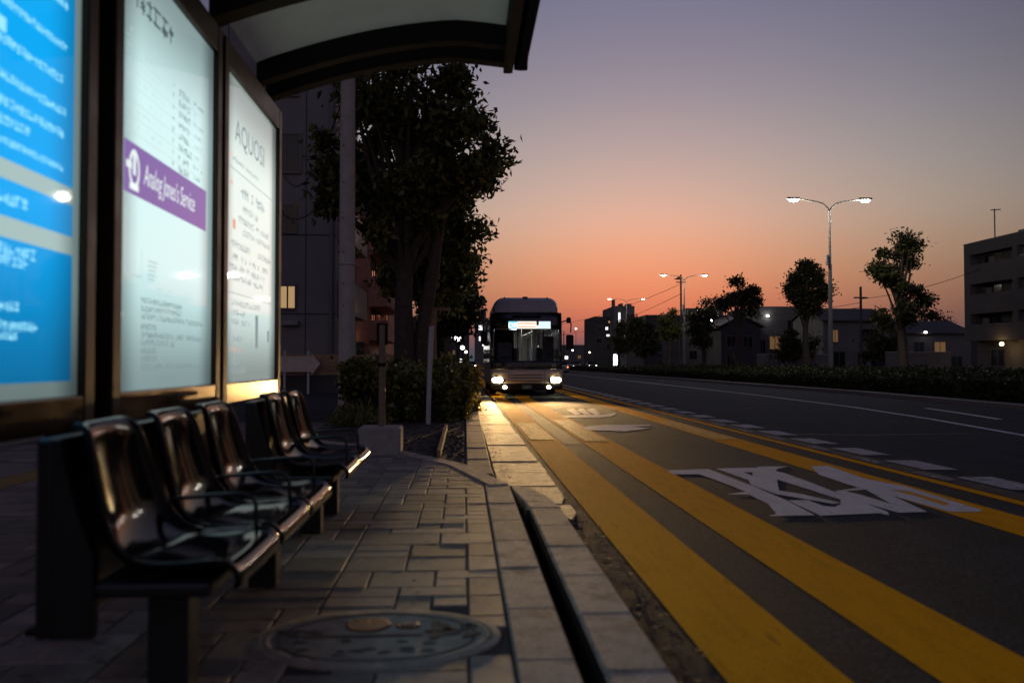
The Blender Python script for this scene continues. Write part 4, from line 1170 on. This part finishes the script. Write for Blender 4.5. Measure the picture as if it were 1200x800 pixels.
# street-lit objects far down the left pavement
sgn = empty('lit_sign', (-1.5,75,.1), label='small white lit sign on a pole among the left trees', cat='sign')
MB().tube([(0,0,0),(0,0,4.0)], .06, 8).build('pole', M['steel'], sgn); MB().box(-.2,.2,-.06,.0,4.0,4.7).build('panel', M['lit_white'], sgn)
wpost = empty('pavement_post', (-.62,38,.12), label='plain grey pole standing behind the hedge near the globe lamp', cat='post')
MB().tube([(0,0,0),(0,0,3.2)], .075, 10).build('pole', M['white_steel'], wpost, smooth=True); MB().box(-.12,.12,-.05,.05,3.1,3.5).build('box', M['steel'], wpost)
gate = empty('signal_post', (-.75,21.5,.12), label='dark post with short horizontal arm beside the tree trunk', cat='post')
MB().tube([(0,0,0),(0,0,2.35)], .075, 10).build('pole', M['brown_post'], gate, smooth=True); MB().box(-.05,.42,-.05,.05,2.33,2.42).build('arm', M['brown_post'], gate)
# far block straight ahead, left of the bus
def far_block(name, label, x, y, w, d, hgt, wall, lits=(), dark=(), roofbits=(), group=None, roof=None):
    t = empty(name, (x,y,.05), label=label, cat='building', group=group)
    bpart(t, 'wall', wall, 0,w,0,d,0,hgt)
    windows(t, 'y-', -.002, [(*q[:4], q[4] if len(q) > 4 else 'pane') for q in list(lits)+list(dark)], depth=.08)
    for q in roofbits: bpart(t, 'roof_box', 'mid_wall', *q)
    return t
far_block('far_building','distant grey block straight ahead, left of the bus',3.2,230,6.3,14,13.2,'mid_wall',
          lits=[(.9,1.9,9.9,11.2,'lit_white'),(1.0,1.6,7.0,8.2,'lit_white'),(1.9,2.6,5.6,6.2,'lit_white'),(3.8,4.4,1.2,3.0,'lit_white')],
          dark=[(3.2,5.4,9.5,10.8),(3.2,5.4,6.2,7.4)], roofbits=[(1,3,3,8,13.2,15.5)])
far_block('far_building','distant low grey building just right of the bus',29,260,11,14,6.6,'mid_wall', lits=[(2,3,2.2,3.2,'lit_white'),(6,7,2.4,3.4,'lit_amber')], dark=[(8,10,3,5)])
far_block('far_building','low dark building at the end of the left pavement behind the globe lamps',-11,145,12.0,12,8.4,'dark_wall', lits=[(9.0,9.4,5.2,6.3,'lit_white'),(9.2,9.6,2.5,3.2,'lit_amber'),(10.4,10.9,1.2,1.8,'lit_white')], dark=[(3,4.5,4,5.5),(6,7.5,4,5.5)])
# tower pair
far_block('tower_block','dark slab tower block left of the most distant street lamp',26.2,170,4.4,14,10.4,'dark_wall',
          lits=[(2.9,3.9,9.1,9.5,'lit_warm'),(2.3,2.8,7.7,8.3,'lit_white'),(3.2,3.6,7.4,7.9,'lit_white'),(2.5,3.1,6.4,6.8,'lit_white')],
          dark=[(.5,1.5,7.5,8.5),(.5,1.5,5,6),(2.5,3.5,3.8,4.8)])
tb = far_block('tower_block','taller tower block with white sign behind the most distant street lamp',29.4,165,4.0,14,12.2,'mid_wall',
          lits=[(.8,1.2,8.8,10.9,'lit_white'),(1.9,2.5,6.4,7.2,'lit_white'),(1.6,2.1,4.7,5.3,'lit_white')],
          dark=[(2.4,3.8,9.5,10.6),(2.4,3.8,7.2,8.4),(.4,1.2,5.5,6.8)], roofbits=[(0,.35,1,3,12.2,13.5),(1.8,2.3,3,6,12.2,12.9),(3.0,3.8,2,5,12.2,12.8)])
ls = empty('lit_sign', (28.0,158,.05), label='bright white lit sign board at the foot of the tower', cat='sign')
MB().box(0,1.05,0,.2,.6,2.7).build('panel', glow('white sign board', (1,1,.97), 3.0), ls); MB().box(.4,.6,.05,.15,0,.6).build('leg', M['steel'], ls)
# long hall and houses behind the tree row
far_block('hall_building','long flat grey hall behind the trees right of the towers',28.5,132,13,16,8.6,'dark_wall',
          dark=[(.5,2,4.8,6.2),(3,4.5,4.8,6.2)], lits=[(4.6,5.2,.3,2.0,'lit_amber'),(9.3,9.8,6.6,7.1,'lit_white')], roofbits=[(6.5,12.5,0.5,4,8.6,9.7)])
def house(label, x, y, w, d, eave, ridge, wall, wins, along='x', name='house', extra=None):
    t = empty(name, (x,y,.05), label=label, cat='house')
    bpart(t, 'wall', wall, 0,w,0,d,0,eave)
    o = .35
    if along == 'x':
        P = [[(-o,-o,eave-.05),(-o,d/2,ridge),(-o,d+o,eave-.05),(-o,d+o,eave+.1),(-o,d/2,ridge+.17),(-o,-o,eave+.1)]]
        P.append([(w+o,yy,zz) for _,yy,zz in P[0]])
        MB().loft(P, caps=True).build('roof', M['tile_roof'], t)
        for xx in (0.0, w-.1): MB().loft([[(xx,0,eave),(xx,d/2,ridge-.05),(xx,d,eave)],[(xx+.1,0,eave),(xx+.1,d/2,ridge-.05),(xx+.1,d,eave)]], caps=True).build('gable', M[wall], t)
    else:
        P = [[(-o,-o,eave-.05),(w/2,-o,ridge),(w+o,-o,eave-.05),(w+o,-o,eave+.1),(w/2,-o,ridge+.17),(-o,-o,eave+.1)]]
        P.append([(xx,d+o,zz) for xx,_,zz in P[0]])
        MB().loft(P, caps=True).build('roof', M['tile_roof'], t)
        for yy in (0.0, d-.1): MB().loft([[(0,yy,eave),(w/2,yy,ridge-.05),(w,yy,eave)],[(0,yy+.1,eave),(w/2,yy+.1,ridge-.05),(w,yy+.1,eave)]], caps=True).build('gable', M[wall], t)
    windows(t, 'y-', -.002, wins)
    return t
house('grey tiled-roof house beside the nearest twin-arm street lamp', 36.2,84,6.9,9,5.3,6.7,'mid_wall',[(4.0,5.6,3.2,4.5),(.9,1.5,3.2,4.4,'lit_amber'),(1.0,2.2,.6,2.2),(3.6,4.4,.2,2.1),(4.9,6.3,.7,2.0)])
t = house('low house with slanted roof and lamps left of the apartment block', 46.8,88,7.2,9,4.2,5.6,'mid_wall',[(1,2.0,2.2,3.3),(3.2,4.4,2.2,3.3,'lit_amber'),(.8,2.4,.3,1.6),(5,6.2,.6,1.8)])
MB().lathe([(.14,0),(.18,.1),(.12,.22)], (7.0,-.45,4.4), 10).build('yard_lamp', M['bulb_warm'], t)
MB().lathe([(.12,0),(.15,.1),(.1,.2)], (2.0,-.45,4.25), 10).build('yard_lamp', M['bulb_white'], t)
far_block('flat_house','pale flat-roofed house with a white lamp behind the round tree',32.0,92,5.2,10,7.3,'pale_wall', dark=[(.4,1.1,2.2,3.6),(3.6,4.6,4.6,5.8)], lits=[(1.6,2.8,2.6,4.0,'lit_amber')])
MB().lathe([(.14,0),(.18,.1),(.12,.2)], (33.3,91.7,6.2), 10).build('wall_lamp', M['bulb_white'], None)
wl_ = sc.collection.objects['wall_lamp']; wl_.parent = [o for o in sc.objects if o.name.startswith('flat_house')][0]; wl_.location = (-32.0,-92,-.05)
house('dark low house between the pale house and the forked tree', 27.6,90,4.3,8,4.9,6.1,'dark_wall',[(.6,1.6,2.8,3.9),(2.4,3.4,2.8,3.9),(.6,1.4,.4,2.0)], along='y')
t = house('pale gabled house behind the ragged dark tree', 27.6,108,6.8,9,5.0,6.6,'pale_wall',[(1.4,2.3,1.6,2.6),(4.4,5.6,3.2,4.2),(4.4,5.4,.6,1.8)], along='y')
MB().lathe([(.16,0),(.2,.12),(.14,.25)], (4.2,-.5,6.4), 10).build('wall_lamp', M['bulb_white'], t)
MB().lathe([(.12,0),(.16,.12),(.1,.2)], (6.9,-.5,5.2), 10).build('wall_lamp', M['bulb_white'], t)
# apartment block on the right: long side to the road
ap = empty('apartment_block', (39.5,65,.05), label='four-storey apartment block with dark balconies at the right edge', cat='building')
bpart(ap, 'wall', 'pale_wall', .9,12,-27,0,0,10.1)
bpart(ap, 'roof_parapet', 'pale_wall', -.08,12,-27,.02,9.702,10.35)
bpart(ap, 'coping', 'concrete', -.11,12,-27,.05,10.352,10.42)
for k, z0 in enumerate((3.0,5.3,7.6)):
    p_ = bpart(ap, 'balcony', 'pale_wall', 0,.9,-27,-.0,z0-.2,z0)
    MB().box(-.08,0,-27,.02,z0-.2,z0+1.05).build('parapet', M['pale_wall'], p_)
    MB().box(-.079,.898,-.75,0.019,z0+1.052,z0+2.098).build('end_wall', M['pale_wall'], p_)
    for yy in (-5.9,-12.4,-19):
        MB().box(-.079,.898,yy-.55,yy+.0,z0+1.052,z0+2.098).build('partition', M['pale_wall'], p_)
        MB().box(.3,.34,yy-1.5,yy-.56,z0+.3,z0+1.75).build('screen', M['mid_wall'], p_)
    MB().box(-.08,.898,-27,.02,z0+1.86,z0+2.098).build('lintel', M['pale_wall'], p_)
    windows(ap, 'x-', .898, [(-3.2,-1.2,z0+.1,z0+1.7),(-5.6,-4.5,z0+.1,z0+1.7,'lit_amber' if k < 2 else 'pane'),(-9.2,-7.2,z0+.1,z0+1.7),(-12.0,-10.2,z0+.1,z0+1.7)])
    MB().box(.2,.28,-2.6-.4*k,-1.9-.4*k,z0+.7,z0+1.5).build('hanging_cloth', M['mid_wall'], p_)
    MB().cbox(.1,.5,-8.6+k*.7,-7.8+k*.7,z0+.3,z0+1.25,.03).build('condenser_unit', M['concrete'], p_)
windows(ap, 'x-', .898, [(-3.4,-1.8,.9,2.1)])
MB().lathe([(.1,0),(.16,.12),(.1,.26)], (-.10,-4.6,2.35), 10).build('wall_lamp', M['bulb_warm'], ap)
L = bpy.data.lights.new('wall_lamp_light','POINT'); L.energy = 22*K; L.color = (1,.6,.25); L.shadow_soft_size = .1
lo = bpy.data.objects.new('wall_lamp_light', L); sc.collection.objects.link(lo); lo.parent = ap; lo.location = (-.45,-4.6,2.3)
MB().tube([(1.5,-1.5,10.35),(1.5,-1.5,13.0)], .05, 6).build('antenna', M['steel'], ap)
MB().tube([(1.2,-1.5,12.9),(2.0,-1.5,12.95)], .04, 5).build('antenna_arm', M['steel'], ap)
for k in range(5): MB().box(.2,.8+.2*(k % 2),-7-k*1.9,-6.2-k*1.9,10.352,10.6+.12*(k % 3)).build('roof_clutter', M['mid_wall'], ap)
# garden walls and low sheds along the back of the verge
for k, (x, y, w, hh, lab) in enumerate(((24.5,70,6.0,1.7,'grey garden wall between the forked tree and the tiled-roof house'),(31.5,62,5.0,1.8,'dark garden wall left of the apartment block'),(27.0,118,8.0,1.6,'garden wall far back beside the gabled house'))):
    t = empty('garden_wall', (x,y,.1), label=lab, cat='wall')
    for q in range(int(w/1.0)):
        MB().cbox(q*1.0+.01,q*1.0+.99,0,.16,0,hh,.01).build('block_panel', M['mid_wall'], t)
        MB().cbox(q*1.0,q*1.0+1.0,-.03,.19,hh+.002,hh+.08,.01).build('coping', M['concrete'], t)

# trees on the right
GR = 'trees along the right side'
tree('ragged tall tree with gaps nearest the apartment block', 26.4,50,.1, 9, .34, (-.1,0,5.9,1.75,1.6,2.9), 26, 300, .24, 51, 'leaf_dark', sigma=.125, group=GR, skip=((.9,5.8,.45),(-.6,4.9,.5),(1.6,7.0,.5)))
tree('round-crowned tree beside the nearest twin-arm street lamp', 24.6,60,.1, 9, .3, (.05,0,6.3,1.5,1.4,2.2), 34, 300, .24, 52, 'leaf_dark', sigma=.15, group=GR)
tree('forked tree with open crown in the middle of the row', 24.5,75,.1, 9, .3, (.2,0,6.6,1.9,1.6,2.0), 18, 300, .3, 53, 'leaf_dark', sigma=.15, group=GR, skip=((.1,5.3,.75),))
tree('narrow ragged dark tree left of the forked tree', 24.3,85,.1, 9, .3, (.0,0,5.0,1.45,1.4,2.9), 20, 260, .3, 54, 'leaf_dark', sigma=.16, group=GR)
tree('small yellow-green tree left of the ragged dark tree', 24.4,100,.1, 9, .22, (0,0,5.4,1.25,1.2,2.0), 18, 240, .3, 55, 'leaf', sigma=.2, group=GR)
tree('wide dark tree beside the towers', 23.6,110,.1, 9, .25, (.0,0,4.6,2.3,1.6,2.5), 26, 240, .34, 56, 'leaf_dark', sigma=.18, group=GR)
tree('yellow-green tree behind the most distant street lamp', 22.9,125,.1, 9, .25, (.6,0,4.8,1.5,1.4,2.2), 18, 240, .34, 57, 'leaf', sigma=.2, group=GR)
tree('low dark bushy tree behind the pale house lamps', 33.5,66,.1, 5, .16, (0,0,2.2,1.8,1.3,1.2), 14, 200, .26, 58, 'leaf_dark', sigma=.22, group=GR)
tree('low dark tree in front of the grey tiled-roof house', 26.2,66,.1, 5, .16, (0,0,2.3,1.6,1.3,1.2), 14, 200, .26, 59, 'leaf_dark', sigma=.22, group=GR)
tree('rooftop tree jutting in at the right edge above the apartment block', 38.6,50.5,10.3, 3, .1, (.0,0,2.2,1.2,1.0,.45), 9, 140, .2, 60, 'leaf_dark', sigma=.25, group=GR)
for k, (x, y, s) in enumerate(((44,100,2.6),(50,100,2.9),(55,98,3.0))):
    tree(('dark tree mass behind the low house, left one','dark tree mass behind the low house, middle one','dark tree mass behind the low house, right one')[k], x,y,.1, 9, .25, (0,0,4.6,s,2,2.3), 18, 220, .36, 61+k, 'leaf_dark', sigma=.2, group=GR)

# poles and wires of the far side
for (x, y, hh, lab) in ((26.6,103,11.9,'slim utility pole behind the middle street lamp'),(33.9,71,7.6,'thin mast left of the ragged tall tree'),(21.5,190,10.5,'distant utility pole just right of the bus'),(24.8,210,9.0,'farthest utility pole right of the bus')):
    t = empty('utility_pole', (x,y,.05), label=lab, cat='utility pole')
    MB().tube([(0,0,0),(0,0,hh)], [.16,.10], 8).build('pole', M['dark_wall'], t)
    MB().box(-.6,.6,-.05,.05,hh-1.0,hh-.88).build('crossarm', M['dark_wall'], t)
fl_ = [o for o in sc.objects if o.get('label') == 'slim utility pole behind the middle street lamp'][0]
MB().poly([(-.9,0,11.3),(-.1,0,11.75),(-.12,0,11.25)]).poly([(-.9,.02,11.3),(-.12,.02,11.25),(-.1,.02,11.75)]).build('pennant', M['dark_wall'], fl_)
wire([(26.6,103,9.6),(24.8,210,8.4)], .03, 'lower overhead wire running towards the distant poles', 1.2)
wire([(33.9,71,6.6),(39.4,63,8.3)], .022, 'short overhead wire from the thin mast to the apartment block', .35)
wire([(33.9,71,6.3),(24.9,96,6.2)], .022, 'overhead wire crossing in front of the pale house', .5)
wire([(26.6,103,10.8),(21.5,190,9.8)], .03, 'sagging overhead wire running above the tower blocks', .8)
wire([(33.9,71,5.9),(26.6,103,7.0)], .025, 'sagging overhead wire between the houses and the lamp pole', .7)

# ------------------------------------------------------------------ distant cars
def car(x, y, label, front=True, paint=(.10,.10,.11)):
    t = empty('car', (x,y,0), label=label, cat='car', group='distant cars in the traffic')
    body = mat('car paint', paint, .3, coat=.4)
    sec = [(-.86,.22),(-.86,.62),(-.82,.82),(.82,.82),(.86,.62),(.86,.22)]
    rg = [[(px*s_, yy, pz if pz < .5 else pz*h_) for px, pz in sec] for yy, s_, h_ in ((0,.90,.86),(.25,.98,.98),(1.2,1,1.12),(3.4,1,1.12),(4.1,.97,1.05),(4.3,.9,.92))]
    MB().loft(rg, caps=True).build('body', body, t, smooth=True)
    cab = [[(-.74,1.15,.90),(.74,1.15,.90),(.78,3.6,.92),(-.78,3.6,.92)],[(-.60,1.75,1.42),(.60,1.75,1.42),(.62,3.1,1.44),(-.62,3.1,1.44)]]
    MB().loft(cab, caps=True).build('cabin', M['pane'], t)
    for s in (-1,1):
        for yy in (.85,3.4):
            MB().loft([[(s*xx, yy+rr*math.cos(2*PI*q/14), .31+rr*math.sin(2*PI*q/14)) for q in range(14)] for xx, rr in ((.66,.29),(.68,.31),(.84,.31),(.87,.28))], caps=True).build('wheel', M['rubber'], t)
        MB().loft([[(s*.62+.13*k_*math.cos(2*PI*q/10), .02-dd_, .64+.09*k_*math.sin(2*PI*q/10)) for q in range(10)] for k_, dd_ in ((1,0),(.5,.05))], caps=True).build('headlight' if front else 'tail_light', M['bulb_white'] if front else M['bulb_red'], t)
    return t
car(11.4,98,'distant car with red tail lights just right of the bus', False)
car(13.0,124,'distant car with white headlights right of the bus')
car(20.0,150,'distant car with white headlights before the slab tower', True, (.2,.2,.2))
car(23.2,152,'distant car with white headlights near the lit sign', True, (.05,.05,.06))
car(1.5,150,'distant car with headlights straight ahead, left of the bus', True, (.05,.05,.06))
for k, (x, y, z, lab) in enumerate(((22.5,175,3.6,'small white street light just right of the bus'),(26.5,200,9.0,'tiny white light on a thin pole above the skyline'),(23.8,160,2.9,'small warm street light before the slab tower'))):
    t = empty('small_lamp', (x,y,.05), label=lab, cat='lamp')
    MB().tube([(0,0,0),(0,0,z)], .05, 6).build('pole', M['dark_wall'], t)
    MB().lathe([(.1,0),(.2,.15),(.1,.3)], (0,0,z), 10).build('bulb', M['bulb_white'] if k < 2 else M['bulb_warm'], t)
# low skyline that closes the view
r_ = random.Random(77)
spots = [(-60,300),(-38,280),(-20,310),(12,340),(24,330),(40,320),(56,300),(75,280),(95,250),(118,230),(70,190),(90,160)]
words = ['far left','left of the trees','behind the left trees','behind the bus','right behind the bus','behind the tower pair','behind the long hall','behind the gabled house','behind the pale house','behind the tiled-roof house','behind the low house','behind the apartment block']
for k, ((x, y), wd) in enumerate(zip(spots, words)):
    w = r_.uniform(12,20); hh = r_.uniform(5,7.5)
    far_block('skyline_building', 'low dark skyline building %s' % wd, x, y, w, 12, hh, 'dark_wall',
              lits=[(w*.3,w*.3+1,2,3,'lit_amber')], dark=[(w*.6,w*.6+1.4,2,3.4),(w*.1,w*.1+1.4,2,3.4)], group='low skyline buildings')
